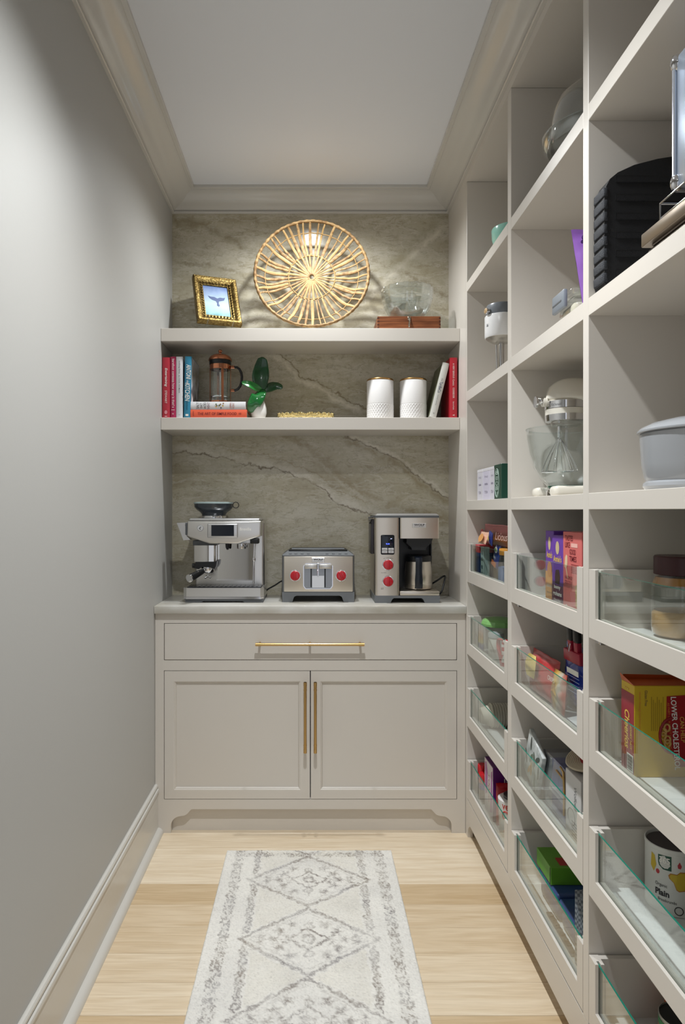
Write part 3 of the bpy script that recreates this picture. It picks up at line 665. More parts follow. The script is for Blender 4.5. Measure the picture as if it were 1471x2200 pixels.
B().tube([(x * math.cos(R(-8)), x * math.sin(R(-8)), z) for x, z in hp], [0.0062, 0.0065, 0.0068, 0.007, 0.007, 0.007, 0.0068, 0.0065, 0.006], 10, flat=0.8).done('handle', BLACK, fp, smooth=60)
for z in (0.157, 0.057):
    B().rbox(0.0455, 0.064, -0.012, -0.002, z - 0.006, z + 0.006, 0.0015, 1).done('bracket', COPPER, fp)

# --- orchid leaves in a small white vase
vase = thing('potted_orchid', 'green orchid leaves in a small white egg-shaped vase', 'plant', (-0.2275, 2.930, ZB))
B().lathe([(0.018, 0.0), (0.024, 0.003), (0.030, 0.014), (0.034, 0.030), (0.0335, 0.050), (0.029, 0.068), (0.023, 0.082), (0.020, 0.090), (0.018, 0.089), (0.021, 0.080), (0.027, 0.060), (0.001, 0.05)], 32).done('vase', mat('white_ceramic', 'e6e4e0', 0.25), vase, smooth=50)
LEAF1 = mat('dark_glossy_leaf', '0c4a1e', 0.22, coat=0.4, var=((14, 14, 14), '083816'))
LEAF2 = mat('bright_glossy_leaf', '2f8f3c', 0.22, coat=0.4, var=((14, 14, 14), '1f7a30'))
LEAF3 = mat('mid_glossy_leaf', '14652a', 0.22, coat=0.4, var=((14, 14, 14), '0e5522'))
def leaf(pts, wmax, m, cup=0.18, side=None):
    P = [Vector(p) for p in pts]
    side = Vector(side)
    def fn(u, v):
        t = v * (len(P) - 1); i = min(int(t), len(P) - 2); f_ = t - i
        a, b_, c, d = P[max(i - 1, 0)], P[i], P[i + 1], P[min(i + 2, len(P) - 1)]
        p = 0.5 * ((2 * b_) + (c - a) * f_ + (2 * a - 5 * b_ + 4 * c - d) * f_ * f_ + (3 * b_ - a - 3 * c + d) * f_ ** 3)
        tg = (c - b_).normalized(); s = (side - tg * side.dot(tg)).normalized(); nn = s.cross(tg)
        w = wmax * (0.22 + 0.78 * math.sin(math.pi * min(1, v ** 0.85 * 0.96 + 0.02)) ** 0.7) * (1 if v < 0.97 else 0.35)
        x = (u - 0.5) * 2
        return tuple(p + s * x * w + nn * (cup * w * (abs(x) ** 1.3)))
    o = B().grid(fn, 9, 15).done('leaf', m, vase, smooth=80)
    sm = o.modifiers.new('thickness', 'SOLIDIFY'); sm.thickness = 0.0012
def lp(x, y, dy=0): v = at(x, y, 2.930 + dy); return (v.x + 0.2275, dy, v.z - ZB)
leaf([lp(560, 838), lp(559, 815, .012), lp(561, 793, .016), lp(564, 767, .012)], 0.0365, LEAF1, 0.12, (1, 0.15, 0))
leaf([lp(562, 838), lp(550, 833, -.02), lp(536, 826, -.034), lp(519, 821, -.036)], 0.0175, LEAF2, 0.2, (0.1, 0.4, 1))
leaf([lp(560, 838, .004), lp(575, 833, .01), lp(592, 828, .02), lp(607, 833, .02)], 0.021, LEAF1, 0.2, (0.0, 0.35, 1))
leaf([lp(563, 836, -.004), lp(555, 850, -.04), lp(545, 868, -.046), lp(538, 886, -.03)], 0.0300, LEAF3, 0.2, (1, 0.1, 0.35))
B().tube([(0, 0, 0.07), (0.004, 0, 0.10), (0.006, -0.004, 0.125)], [0.008, 0.006, 0.004], 8).done('stem', mat('pale_stem', '7d8f5a', 0.5), vase, smooth=60)

# --- gold filigree tray
GOLD = mat('pale_gold_leaf', 'd9c68c', 0.25, 1.0, bump=(120, 0.8))
gt = thing('gold_tray', 'low gold filigree tray lying between the vase and canisters', 'tray', (-0.026, 2.935, ZB))
def scal(a): return 1 + 0.02 * math.cos(26 * a)
g_ = B(); NN = 156; prof = [(0.90, 0.0), (0.93, 0.001), (0.97, 0.010), (1.0, 0.019), (1.03, 0.0215), (1.03, 0.0235), (0.99, 0.0225), (0.955, 0.012), (0.92, 0.0035), (0.02, 0.0030)]
v, f = [], []
for r, h in prof:
    for k in range(NN):
        a = 2 * math.pi * k / NN; ex = 2.6
        cx = math.copysign(abs(math.cos(a)) ** (2 / ex), math.cos(a)); cy = math.copysign(abs(math.sin(a)) ** (2 / ex), math.sin(a))
        s_ = scal(a) if h > 0.008 else 1
        v.append((0.117 * r * cx * s_, 0.075 * r * cy * s_, h + (0.003 * math.cos(26 * a) + 0.0016 * math.sin(61 * a) if h > 0.018 else 0)))
for i in range(len(prof) - 1):
    for k in range(NN): f.append((i * NN + k, i * NN + (k + 1) % NN, (i + 1) * NN + (k + 1) % NN, (i + 1) * NN + k))
g_.add(v, f).done('tray_rim', GOLD, gt, smooth=50)
dots = B()
for k in range(78):
    a = 2 * math.pi * (k + 0.5) / 78; ex = 2.6
    cx = math.copysign(abs(math.cos(a)) ** (2 / ex), math.cos(a)); cy = math.copysign(abs(math.sin(a)) ** (2 / ex), math.sin(a))
    dots.ball((0.117 * 1.0 * cx, 0.075 * 1.0 * cy, 0.016 + 0.004 * (k % 2)), 0.0042, 0.0042, 0.004, 7, 5)
dots.done('filigree', GOLD, gt, smooth=60)

# --- white canisters with scale-textured feet
CAN = mat('matte_white_ceramic', 'eceae8', 0.4)
def scalefn(u, v):
    z = v * 0.066; row = z / 0.0088; i = int(row); ph = (i % 2) * 0.5
    s = (u * 30 + ph) % 1 - 0.5; t = row - i
    bulge = max(0, 1 - (abs(s) * 2) ** 2.2 - 0.25 * (1 - t)) * (0.35 + 0.65 * (1 - t))
    r = 0.0563 + 0.0024 * bulge * min(1, (0.066 - z) / 0.004) * min(1, z / 0.003 + 0.2); a = 2 * math.pi * u
    return (r * math.cos(a), r * math.sin(a), z)
foot_me = share(B().grid(scalefn, 180, 34, closed_u=True), 'scale_band', CAN, 60)
can_me = share(B().lathe([(0.0563, 0.066), (0.0571, 0.0665), (0.0571, 0.164), (0.056, 0.166), (0.050, 0.166)], 64), 'body', CAN, 40)
lid_me = share(B().lathe([(0.0555, 0.166), (0.0572, 0.1665), (0.0572, 0.1705), (0.055, 0.1735), (0.035, 0.1735), (0.031, 0.1765), (0.001, 0.177)], 64), 'lid', mat('satin_gold', 'd0a468', 0.25, 1.0), 30)
for x, lab in ((0.2936, 'white canister with gold lid beside the gold tray'), (0.4354, 'white canister with gold lid beside the leaning white book')):
    o = thing('canister', lab, 'canister', (x, 2.932, ZB), group='white canisters on the lower floating shelf')
    link('scale_band', foot_me, o); link('body', can_me, o); link('lid', lid_me, o)

# ================================================================ machines on the counter
RED = mat('glossy_red_knob', 'b40f1f', 0.18, coat=0.5)
SCREEN = mat('dark_glass_screen', '0c1420', 0.06)
GREYM = mat('grey_cast_metal', '7a7c7e', 0.4, 0.6)
MIRROR = mat('mirror_steel', 'd5d3cf', 0.035, 1.0)
# --- espresso machine
EY = 2.822
em = thing('espresso_machine', 'stainless espresso machine with bean hopper and touch screen beside the left wall', 'espresso machine', (0, EY, ZK))
def ex(zx): return (350 + zx * 0.16995 - VX) * EY / F
def ez_(zy): return H - (1060 + zy * 0.16995 - VY) * EY / F - ZK
D = 0.228
fb = B().prism([(ex(285), 0.0), (ex(480), 0.0), (ex(505), ez_(1365)), (ex(1005), ez_(1365)), (ex(1030), 0.0), (ex(1262), 0.0), (ex(1270), ez_(1335)), (ex(270), ez_(1335))], 'y', 0.004, D)
fb.done('foot', GREYP, em)
def chamf(x0, x1, y0, y1, c, z0, z1): return B().prism([(x0 + c, y0), (x1 - c, y0), (x1, y0 + c), (x1, y1), (x0, y1), (x0, y0 + c)], 'z', z0, z1)
chamf(ex(258), ex(1270), -0.001, D, 0.012, ez_(1337), ez_(1308)).done('base_strip', CHROME, em, smooth=20)
chamf(ex(255), ex(1274), -0.003, D, 0.014, ez_(1305), ez_(1195)).done('drip_drawer', STEEL, em, smooth=20)
tg = B().rbox(ex(300), ex(1240), 0.006, 0.10, ez_(1197), ez_(1183), 0.002, 1)
tg.done('drip_tray', mat('dark_steel', '3b3d40', 0.25, 0.9), em)
gr = B()
for k in range(16): gr.box(ex(330 + k * 56), ex(352 + k * 56), 0.014, 0.085, ez_(1183), ez_(1180))
gr.done('grate', mat('dark_steel', '3b3d40'), em, smooth=0)
B().rbox(ex(356), ex(1262), 0.098, D, ez_(1200), ez_(380), 0.012, 3, vert_only=True).done('rear_body', STEEL, em)
B().box(ex(650), ex(1118), 0.094, 0.099, ez_(1112), ez_(640)).done('mirror_panel', MIRROR, em, smooth=0)
B().box(ex(640), ex(1125), 0.090, 0.094, ez_(1128), ez_(1110)).done('panel_lip', CHROME, em, smooth=0)
hd = [(ex(302), ez_(348)), (ex(296), ez_(540)), (ex(330), ez_(560)), (ex(430), ez_(588)), (ex(575), ez_(638)), (ex(945), ez_(640)), (ex(1085), ez_(590)), (ex(1180), ez_(562)), (ex(1240), ez_(540)), (ex(1238), ez_(348))]
bm = bmesh.new(); base_ = [bm.verts.new((x, 0.010, z)) for x, z in hd]; fc = bm.faces.new(base_)
ext = bmesh.ops.extrude_face_region(bm, geom=[fc]); bmesh.ops.translate(bm, verts=[q for q in ext['geom'] if isinstance(q, bmesh.types.BMVert)], vec=(0, D - 0.010, 0))
bmesh.ops.recalc_face_normals(bm, faces=bm.faces)
ed = [e for e in bm.edges if (e.verts[0].co.y < 0.011 and e.verts[1].co.y < 0.011)]
bmesh.ops.bevel(bm, geom=ed, offset=0.008, segments=3, affect='EDGES', profile=0.5)
B().bm(bm).done('head', STEEL, em, smooth=40)
B().rbox(ex(318), ex(1226), 0.014, D, ez_(350), ez_(314), 0.008, 3).done('top_lid', mat('light_satin_steel', 'd2d2d2', 0.3, 0.9), em, smooth=40)
B().rbox(ex(556), ex(946), 0.0065, 0.014, ez_(565), ez_(380), 0.0055, 3).done('screen_bezel', mat('light_satin_steel', 'd2d2d2'), em, smooth=40)
B().box(ex(608), ex(895), 0.0052, 0.0066, ez_(540), ez_(401)).done('touch_screen', SCREEN, em, smooth=0)
fm = frame_map((0, 0.0098, 0), (1, 0, 0), (0, 0, 1), 0.0005)
text('Breville', ex(1112) - ex(968), 0.0125, lambda x, z: fm(x + ex(1040), z + ez_(452)), INKW, em, bold=0.01)
B().tube([(ex(467), 0.0105, ez_(440)), (ex(467), 0.0085, ez_(440))], 0.0130, 28).done('badge_ring', mat('badge_grey', '8f8f94', 0.4), em, smooth=40)
B().tube([(ex(467), 0.0095, ez_(440)), (ex(467), 0.0070, ez_(440))], 0.0112, 28).done('badge', mat('badge_white', 'd8d8d8', 0.3, 0.6), em, smooth=40)
patch([(-0.006, -0.001), (0.001, 0.006), (0.006, 0.006), (-0.001, -0.001), (0.004, -0.006), (-0.001, -0.006)], frame_map((ex(467), 0.0069, ez_(440)), (1, 0, 0), (0, 0, 1)), GREYP, em, 'logo')
# bean hopper
hx, hy = ex(588), 0.125
hop = glass('smoked_clear_hopper', '6f7980', 2.0)
B().lathe([(0.0505, ez_(310)), (0.052, ez_(262)), (0.060, ez_(235)), (0.074, ez_(205)), (0.0835, ez_(170)), (0.0845, ez_(128)), (0.0825, ez_(128)), (0.081, ez_(170)), (0.07, ez_(205)), (0.05, ez_(240)), (0.001, ez_(250))], 48, c=(hx, hy)).done('hopper', mat('smoked_hopper', '30363c', 0.12, spec=0.7), em, smooth=40)
B().lathe([(0.084, ez_(130)), (0.0862, ez_(126)), (0.0862, ez_(112)), (0.083, ez_(106)), (0.0001, ez_(102))], 48, c=(hx, hy)).done('hopper_lid', mat('pale_hopper_lid', '9fb0b0', 0.15, spec=0.6), em, smooth=40)
B().lathe([(0.0535, ez_(315)), (0.0535, ez_(290)), (0.0525, ez_(285)), (0.05, ez_(285))], 48, c=(hx, hy)).done('hopper_collar', CHROME, em, smooth=40)
B().tube([(ex(888) + 0.0125 * math.cos(2 * math.pi * k / 28), hy - 0.03, ez_(146) + 0.0125 * math.sin(2 * math.pi * k / 28)) for k in range(28)], 0.0016, 8, closed=True).done('hopper_loop', BLACK, em, smooth=60)
# tamp lever on the left side
B().prism([(ex(155), ez_(375)), (ex(300), ez_(368)), (ex(302), ez_(395)), (ex(262), ez_(400)), (ex(285), ez_(545)), (ex(330), ez_(590)), (ex(240), ez_(598)), (ex(205), ez_(500)), (ex(165), ez_(400))], 'y', 0.03, 0.075).done('tamp_lever', CHROME, em, smooth=20)
B().rbox(ex(265), ex(300), 0.028, 0.08, ez_(530), ez_(372), 0.002, 1).done('lever_mount', GREYP, em)
# grinding outlet, group collar and portafilter
B().rbox(ex(372), ex(648), 0.028, 0.10, ez_(872), ez_(662), 0.007, 3, vert_only=True).done('grinder_cover', MIRROR, em, smooth=40)
B().rbox(ex(355), ex(660), 0.040, 0.10, ez_(668), ez_(600), 0.003, 1).done('grinder_neck', GREYP, em)
B().prism([(ex(398), ez_(872)), (ex(668), ez_(868)), (ex(660), ez_(925)), (ex(640), ez_(962)), (ex(600), ez_(945)), (ex(470), ez_(935)), (ex(440), ez_(965)), (ex(385), ez_(955))], 'y', 0.024, 0.085).done('collar', BLACK, em)
B().tube([(ex(345), 0.05, ez_(925)), (ex(378), 0.05, ez_(925))], 0.010, 14).done('grind_button', BLACK, em, smooth=50)
pc = Vector((ex(545), 0.052, ez_(965)))
B().lathe([(0.022, -0.016), (0.026, -0.012), (0.0275, 0.004), (0.0275, 0.010), (0.024, 0.010)], 32, c=(pc.x, pc.y), z=pc.z).done('portafilter_basket', CHROME, em, smooth=40)
h0, h1 = pc + Vector((-0.012, -0.02, -0.006)), Vector((ex(362), -0.052, ez_(1058)))
dd = (h1 - h0).normalized(); LL = (h1 - h0).length
B().tube([h0, h0 + dd * 0.012], 0.008, 14).done('portafilter_neck', CHROME, em, smooth=50)
B().tube([h0 + dd * t for t in (0.010, 0.02, 0.05, LL - 0.004)], [0.0095, 0.0115, 0.0135, 0.0165], 20).done('portafilter_handle', BLACK, em, smooth=50)
B().tube([h0 + dd * (LL - 0.004), h0 + dd * (LL + 0.0015), h0 + dd * (LL + 0.002)], [0.0168, 0.0168, 0.015], 24).done('handle_cap', CHROME, em, smooth=40)
B().tube([pc + Vector((0.0, 0, -0.014)), pc + Vector((0.002, -0.004, -0.030)), pc + Vector((0.012, -0.008, -0.038))], [0.006, 0.005, 0.004], 10).tube([pc + Vector((0.0, 0, -0.030)), pc + Vector((-0.012, -0.008, -0.038))], [0.005, 0.004], 10).done('spout', CHROME, em, smooth=50)
B().tube([(ex(795), 0.05, ez_(640)), (ex(795), 0.05, ez_(690)), (ex(800), 0.046, ez_(718))], [0.0085, 0.0075, 0.0045], 14).done('water_outlet', BLACK, em, smooth=50)
B().lathe([(0.019, ez_(708)), (0.0200, ez_(700)), (0.0200, ez_(640))], 28, c=(ex(975), 0.06)).done('milk_probe', CHROME, em, smooth=40)
B().tube([(ex(1148), 0.035, ez_(590)), (ex(1148), 0.035, ez_(660)), (ex(1138), 0.03, ez_(850)), (ex(1136), 0.028, ez_(1150))], [0.0075, 0.005, 0.0042, 0.0040], 12).ball((ex(1140), 0.03, ez_(840)), 0.0075, 0.0075, 0.011, 12, 8).done('steam_wand', CHROME, em, smooth=50)
B().rbox(ex(1095), ex(1205), 0.015, 0.07, ez_(640), ez_(575), 0.004, 2).done('wand_mount', BLACK, em)

# --- toaster
TY = 2.836
to = thing('toaster', 'low four-slice stainless toaster with two red knobs', 'toaster', (0, TY, ZK))
def tx(zx): return (580 + zx * 0.14956 - VX) * TY / F
def tz(zy): return H - (1150 + zy * 0.14956 - VY) * TY / F - ZK
TD = 0.215
B().prism([(tx(178), 0.0), (tx(318), 0.0), (tx(345), tz(885)), (tx(375), tz(868)), (tx(1000), tz(868)), (tx(1030), tz(885)), (tx(1058), 0.0), (tx(1206), 0.0), (tx(1212), tz(818)), (tx(170), tz(818))], 'y', 0.0, TD).done('foot', mat('grey_toaster_base', '6c6f72', 0.45), to, smooth=15)
B().rbox(tx(170), tx(1212), 0.001, TD, tz(818), tz(288), 0.010, 3, vert_only=True).done('housing', GREYM, to, smooth=40)
B().rbox(tx(196), tx(1190), -0.0035, 0.01, tz(812), tz(302), 0.004, 2).done('front_plate', STEEL2, to, smooth=40)
tb = B().add([(tx(172), 0.002, tz(288)), (tx(1210), 0.002, tz(288)), (tx(1210), TD, tz(288)), (tx(172), TD, tz(288)), (tx(240), 0.04, tz(240)), (tx(1140), 0.04, tz(240)), (tx(1140), TD - 0.02, tz(240)), (tx(240), TD - 0.02, tz(240))],
              [(0, 1, 5, 4), (1, 2, 6, 5), (2, 3, 7, 6), (3, 0, 4, 7), (4, 5, 6, 7)])
tb.done('top_bevel', mat('grey_toaster_base', ''), to, smooth=0)
B().rbox(tx(262), tx(1120), 0.05, TD - 0.03, tz(241), tz(214), 0.004, 2).done('slot_block', BLACK, to)
for yy in (0.066, 0.098, 0.130, 0.158):
    B().rbox(tx(300), tx(1085), yy, yy + 0.004, tz(216), tz(204), 0.0015, 1).done('slot_guide', GREYP, to)
for q in (270, 350, 440, 530, 800, 890, 985, 1075):
    B().rbox(tx(q), tx(q + 38), 0.012, 0.020, tz(278), tz(262), 0.001, 1).done('button', GREYP, to)
ring = [(tx(475), tz(440)), (tx(510), tz(400)), (tx(865), tz(400)), (tx(902), tz(440)), (tx(902), tz(730)), (tx(870), tz(772)), (tx(508), tz(772)), (tx(475), tz(730))]
B().prism(ring, 'y', -0.0042, -0.002).done('recess_surround', CHROME, to, smooth=0)
inn_ = [(tx(487), tz(446)), (tx(515), tz(412)), (tx(860), tz(412)), (tx(890), tz(446)), (tx(890), tz(724)), (tx(862), tz(762)), (tx(515), tz(762)), (tx(487), tz(724))]
B().prism(inn_, 'y', -0.0048, -0.0040).done('recess', mat('soft_steel', '9b9ea2', 0.3, 0.9), to, smooth=0)
for q in (590, 789): B().box(tx(q - 9), tx(q + 9), -0.0054, -0.0046, tz(745), tz(470)).done('lever_slot', BLACK, to, smooth=0)
B().box(tx(604), tx(776), -0.0056, -0.0046, tz(752), tz(580)).done('centre_plate', MIRROR, to, smooth=0)
B().rbox(tx(680), tx(698), -0.009, -0.0045, tz(600), tz(395), 0.001, 1).done('divider', CHROME, to)
for a, c in ((495, 676), (702, 886)): B().rbox(tx(a), tx(c), -0.020, -0.005, tz(476), tz(415), 0.003, 2).done('lever', STEEL, to, smooth=40)
def knob(parent, x, z, y, r, mark=None):
    k = empty('knob', parent, (x, y, z), (R(90), 0, 0))
    B().lathe([(r * 1.14, 0.0), (r * 1.14, 0.004), (r * 1.06, 0.0055), (r, 0.0055)], 36).done('bezel', CHROME, k, smooth=40)
    B().lathe([(r, 0.0), (r, 0.014), (r * 0.93, 0.018), (r * 0.7, 0.0190), (0.0001, 0.0190)], 36).done('cap', RED, k, smooth=40)
    B().rbox(-r * 0.2, r * 0.2, -r * 0.86, r * 0.86, 0.018, 0.0225, 0.002, 2).move(Matrix.Rotation(R(mark or 0), 4, 'Z')).done('grip', RED, k)
knob(to, tx(360), tz(577), -0.003, 0.0205, 0); knob(to, tx(1020), tz(577), -0.003, 0.0205, 25)
def wolf_badge(parent, x0, x1, z0, z1, y):
    bd = empty('badge', parent, ((x0 + x1) / 2, y, (z0 + z1) / 2)); w, h = (x1 - x0) / 2, (z1 - z0) / 2
    B().rbox(-w, w, -0.002, 0.001, -h, h, 0.0012, 1).done('plate', STEEL, bd)
    fm_ = frame_map((0, -0.0021, 0), (1, 0, 0), (0, 0, 1), 0.0003)
    text('WOLF', w * 1.5, h * 0.85, lambda a, c: fm_(a, c + h * 0.25), INKB, bd, bold=0.03)
    text('G O U R M E T', w * 1.4, h * 0.3, lambda a, c: fm_(a, c - h * 0.55), INKB, bd)
wolf_badge(to, tx(600), tx(782), tz(388), tz(322), -0.0035)
B().tube([(tx(170), 0.15, 0.075), (tx(120), 0.16, 0.068), (tx(40), 0.165, 0.052), (tx(-60), 0.17, 0.036), (tx(-100), 0.172, 0.026)], 0.0034, 8).done('power_cord', BLACK, to, smooth=60)

# --- coffee maker
CY = 2.811
cm = thing('coffee_maker', 'tall stainless drip coffee maker with two red knobs and a thermal carafe', 'coffee maker', (0, CY, ZK))
def cx_(zx): return (770 + zx * 0.15636 - VX) * CY / F
def cz(zy): return H - (1080 + zy * 0.15636 - VY) * CY / F - ZK
CD = 0.235
B().prism([(cx_(226), 0.0), (cx_(440), 0.0), (cx_(462), cz(1330)), (cx_(485), cz(1312)), (cx_(865), cz(1312)), (cx_(890), cz(1330)), (cx_(912), 0.0), (cx_(1112), 0.0), (cx_(1118), cz(1278)), (cx_(222), cz(1278))], 'y', 0.0, CD).done('foot', mat('grey_toaster_base', ''), cm, smooth=15)
B().rbox(cx_(226), cx_(562), 0.0, CD, cz(1277), cz(206), 0.010, 3, vert_only=True).done('control_column', STEEL2, cm, smooth=40)
B().rbox(cx_(568), cx_(1108), 0.0, CD, cz(492), cz(206), 0.007, 3, vert_only=True).done('brew_head', STEEL2, cm, smooth=40)
B().box(cx_(562), cx_(569), 0.003, CD, cz(492), cz(206)).done('seam', BLACK, cm, smooth=0)
B().box(cx_(560), cx_(1064), 0.14, CD, cz(1215), cz(490)).done('cavity_back', BLACK, cm, smooth=0)
B().box(cx_(548), cx_(564), 0.006, 0.15, cz(1212), cz(492)).box(cx_(1050), cx_(1064), 0.10, CD, cz(1215), cz(490)).done('cavity_side', BLACK, cm, smooth=0)
B().rbox(cx_(566), cx_(1112), -0.002, CD, cz(1277), cz(1214), 0.004, 2).done('warming_base', STEEL2, cm)
B().rbox(cx_(226), cx_(1112), 0.0, CD, cz(207), cz(176), 0.008, 3, vert_only=True).done('top_strip', GREYP, cm, smooth=40)
tl = B().add([(cx_(230), 0.003, cz(177)), (cx_(1110), 0.003, cz(177)), (cx_(1110), CD, cz(177)), (cx_(230), CD, cz(177)), (cx_(262), 0.014, cz(150)), (cx_(1078), 0.014, cz(150)), (cx_(1078), CD - 0.01, cz(150)), (cx_(262), CD - 0.01, cz(150))], [(0, 1, 5, 4), (1, 2, 6, 5), (2, 3, 7, 6), (3, 0, 4, 7), (4, 5, 6, 7)])
tl.done('lid', mat('light_satin_steel', ''), cm, smooth=0)
wolf_badge(cm, cx_(737), cx_(928), cz(345), cz(281), -0.0005)
B().prism([(cx_(680), cz(495)), (cx_(1040), cz(495)), (cx_(1020), cz(560)), (cx_(945), cz(625)), (cx_(940), cz(658)), (cx_(750), cz(658)), (cx_(745), cz(625)), (cx_(675), cz(560))], 'y', 0.035, 0.14).done('filter_basket', mat('charcoal_plastic', '1d1f21', 0.4), cm, smooth=15)
ccx, ccy = cx_(862), 0.078; cr = (cx_(1056) - cx_(668)) / 2
B().lathe([(cr * 0.94, cz(1200)), (cr * 0.97, cz(1192)), (cr, cz(1135)), (cr * 0.985, cz(1130)), (cr, cz(1125)), (cr * 0.985, cz(980)), (cr * 0.94, cz(880)), (cr * 0.90, cz(822)), (cr * 0.5, cz(820))], 48, c=(ccx, ccy)).done('carafe', STEEL2, cm, smooth=35)
B().lathe([(cr * 0.91, cz(822)), (cr * 0.93, cz(815)), (cr * 0.88, cz(748)), (cr * 0.80, cz(735)), (0.001, cz(732))], 40, c=(ccx, ccy)).done('carafe_lid', BLACK, cm, smooth=40)
hpts = [(0.048, 748), (0.020, 742), (-0.004, 760), (-0.008, 800), (-0.006, 860), (-0.0045, 960), (-0.004, 1060), (-0.003, 1150), (0.004, 1185)]
hb_ = B()
hw = (cx_(880) - cx_(772)) / 2; hxc = cx_(828)
vv, ff_ = [], []
for i, (yy, zq) in enumerate(hpts):
    ww = hw * (0.86 if 1 < i < 6 else 1.0); z_ = cz(zq)
    vv += [(hxc - ww, yy + 0.004, z_), (hxc - ww * 0.6, yy - 0.001, z_), (hxc + ww * 0.6, yy - 0.001, z_), (hxc + ww, yy + 0.004, z_), (hxc + ww * 0.8, yy + 0.012, z_ - (0.008 if i < 3 else 0)), (hxc - ww * 0.8, yy + 0.012, z_ - (0.008 if i < 3 else 0))]
for i in range(len(hpts) - 1):
    for k in range(6): ff_.append((i * 6 + k, (i + 1) * 6 + k, (i + 1) * 6 + (k + 1) % 6, i * 6 + (k + 1) % 6))
ff_ += [tuple(range(6)), tuple(range(len(vv) - 1, len(vv) - 7, -1))]
hb_.add(vv, ff_).done('carafe_handle', mat('blue_black_plastic', '141a24', 0.3), cm, smooth=50)
dp = empty('display', cm, (0, 0, 0))
B().rbox(cx_(305), cx_(491), -0.0025, 0.001, cz(712), cz(443), 0.005, 3).done('display_glass', SCREEN, dp, smooth=40)
fq = frame_map((0, -0.0025, 0), (1, 0, 0), (0, 0, 1), 0.0004)
text('9:10', 0.0145, 0.0055, lambda a, c: fq(a + cx_(400), c + cz(566)), mat('lit_blue_digits', '4a62ff', 0.5, emit=('4a62ff', 1.5)), dp, name='clock_digits')
text('AM', 0.006, 0.0032, lambda a, c: fq(a + cx_(447), c + cz(495)), mat('lit_white_digits', 'cfd6ff', 0.5, emit=('cfd6ff', 0.8)), dp, name='clock_digits')
for (a, c) in ((318, 396), (406, 484)):
    for (z_0, z_1, s) in ((655, 622, 'BREW' if a < 400 else 'CLOCK'), (694, 660, 'AUTO' if a < 400 else 'SET')):
        B().rbox(cx_(a), cx_(c), -0.0045, -0.0015, cz(z_0), cz(z_1), 0.001, 1).done('button', STEEL, dp)
        f2 = frame_map((0, -0.0045, 0), (1, 0, 0), (0, 0, 1), 0.0003); text(s, 0.010, 0.003, lambda p, q, a=a, c=c, z_0=z_0, z_1=z_1: f2(p + cx_((a + c) / 2), q + cz((z_0 + z_1) / 2)), INKB, dp)
knob(cm, cx_(403), cz(852), 0.0, 0.0205, 0); knob(cm, cx_(403), cz(1080), 0.0, 0.0205, 0)
fr_ = frame_map((0, 0.0, 0), (1, 0, 0), (0, 0, 1), 0.0006)
text('SET  DOSE  BREW', 0.040, 0.0032, lambda a, c: fr_(a + cx_(408), c + cz(757) - a * a * 9), INKB, cm); text('MILD  STRONG', 0.020, 0.003, lambda a, c: fr_(a + cx_(345), c + cz(963)), INKB, cm)
text('ON OFF', 0.011, 0.003, lambda a, c: fr_(a + cx_(326), c + cz(1172)), INKB, cm); text('BREW', 0.011, 0.003, lambda a, c: fr_(a + cx_(326), c + cz(1186)), INKB, cm)
B().rbox(cx_(183), cx_(226), 0.05, 0.16, cz(716), cz(225), 0.004, 2).done('water_tank', mat('dark_tank', '2a272c', 0.3), cm)
B().tube([(cx_(215), 0.05, cz(200)), (cx_(150), 0.05, cz(207)), (cx_(150), 0.05, cz(235)), (cx_(200), 0.05, cz(228)), (cx_(165), 0.05, cz(290)), (cx_(195), 0.05, cz(285))], 0.003, 8).done('tank_handle', BLACK, cm, smooth=50)
def smoothpath(pts, n=8):
    P = [Vector(p) for p in pts]; out_ = []
    for i in range(len(P) - 1):
        a, b_, c, d = P[max(i - 1, 0)], P[i], P[i + 1], P[min(i + 2, len(P) - 1)]
        for k in range(n):
            f_ = k / n
            out_.append(0.5 * ((2 * b_) + (c - a) * f_ + (2 * a - 5 * b_ + 4 * c - d) * f_ * f_ + (3 * b_ - a - 3 * c + d) * f_ ** 3))
    return out_ + [P[-1]]
B().tube(smoothpath([(cx_(1080), 0.18, cz(1200)), (cx_(1180), 0.17, cz(1130)), (cx_(1285), 0.16, cz(1058)), (cx_(1270), 0.14, cz(1120)), (cx_(1215), 0.12, cz(1270)), (cx_(1170), 0.13, cz(1310)), (cx_(1080), 0.16, cz(1312))]), 0.0038, 8).done('power_cord', BLACK, cm, smooth=60)

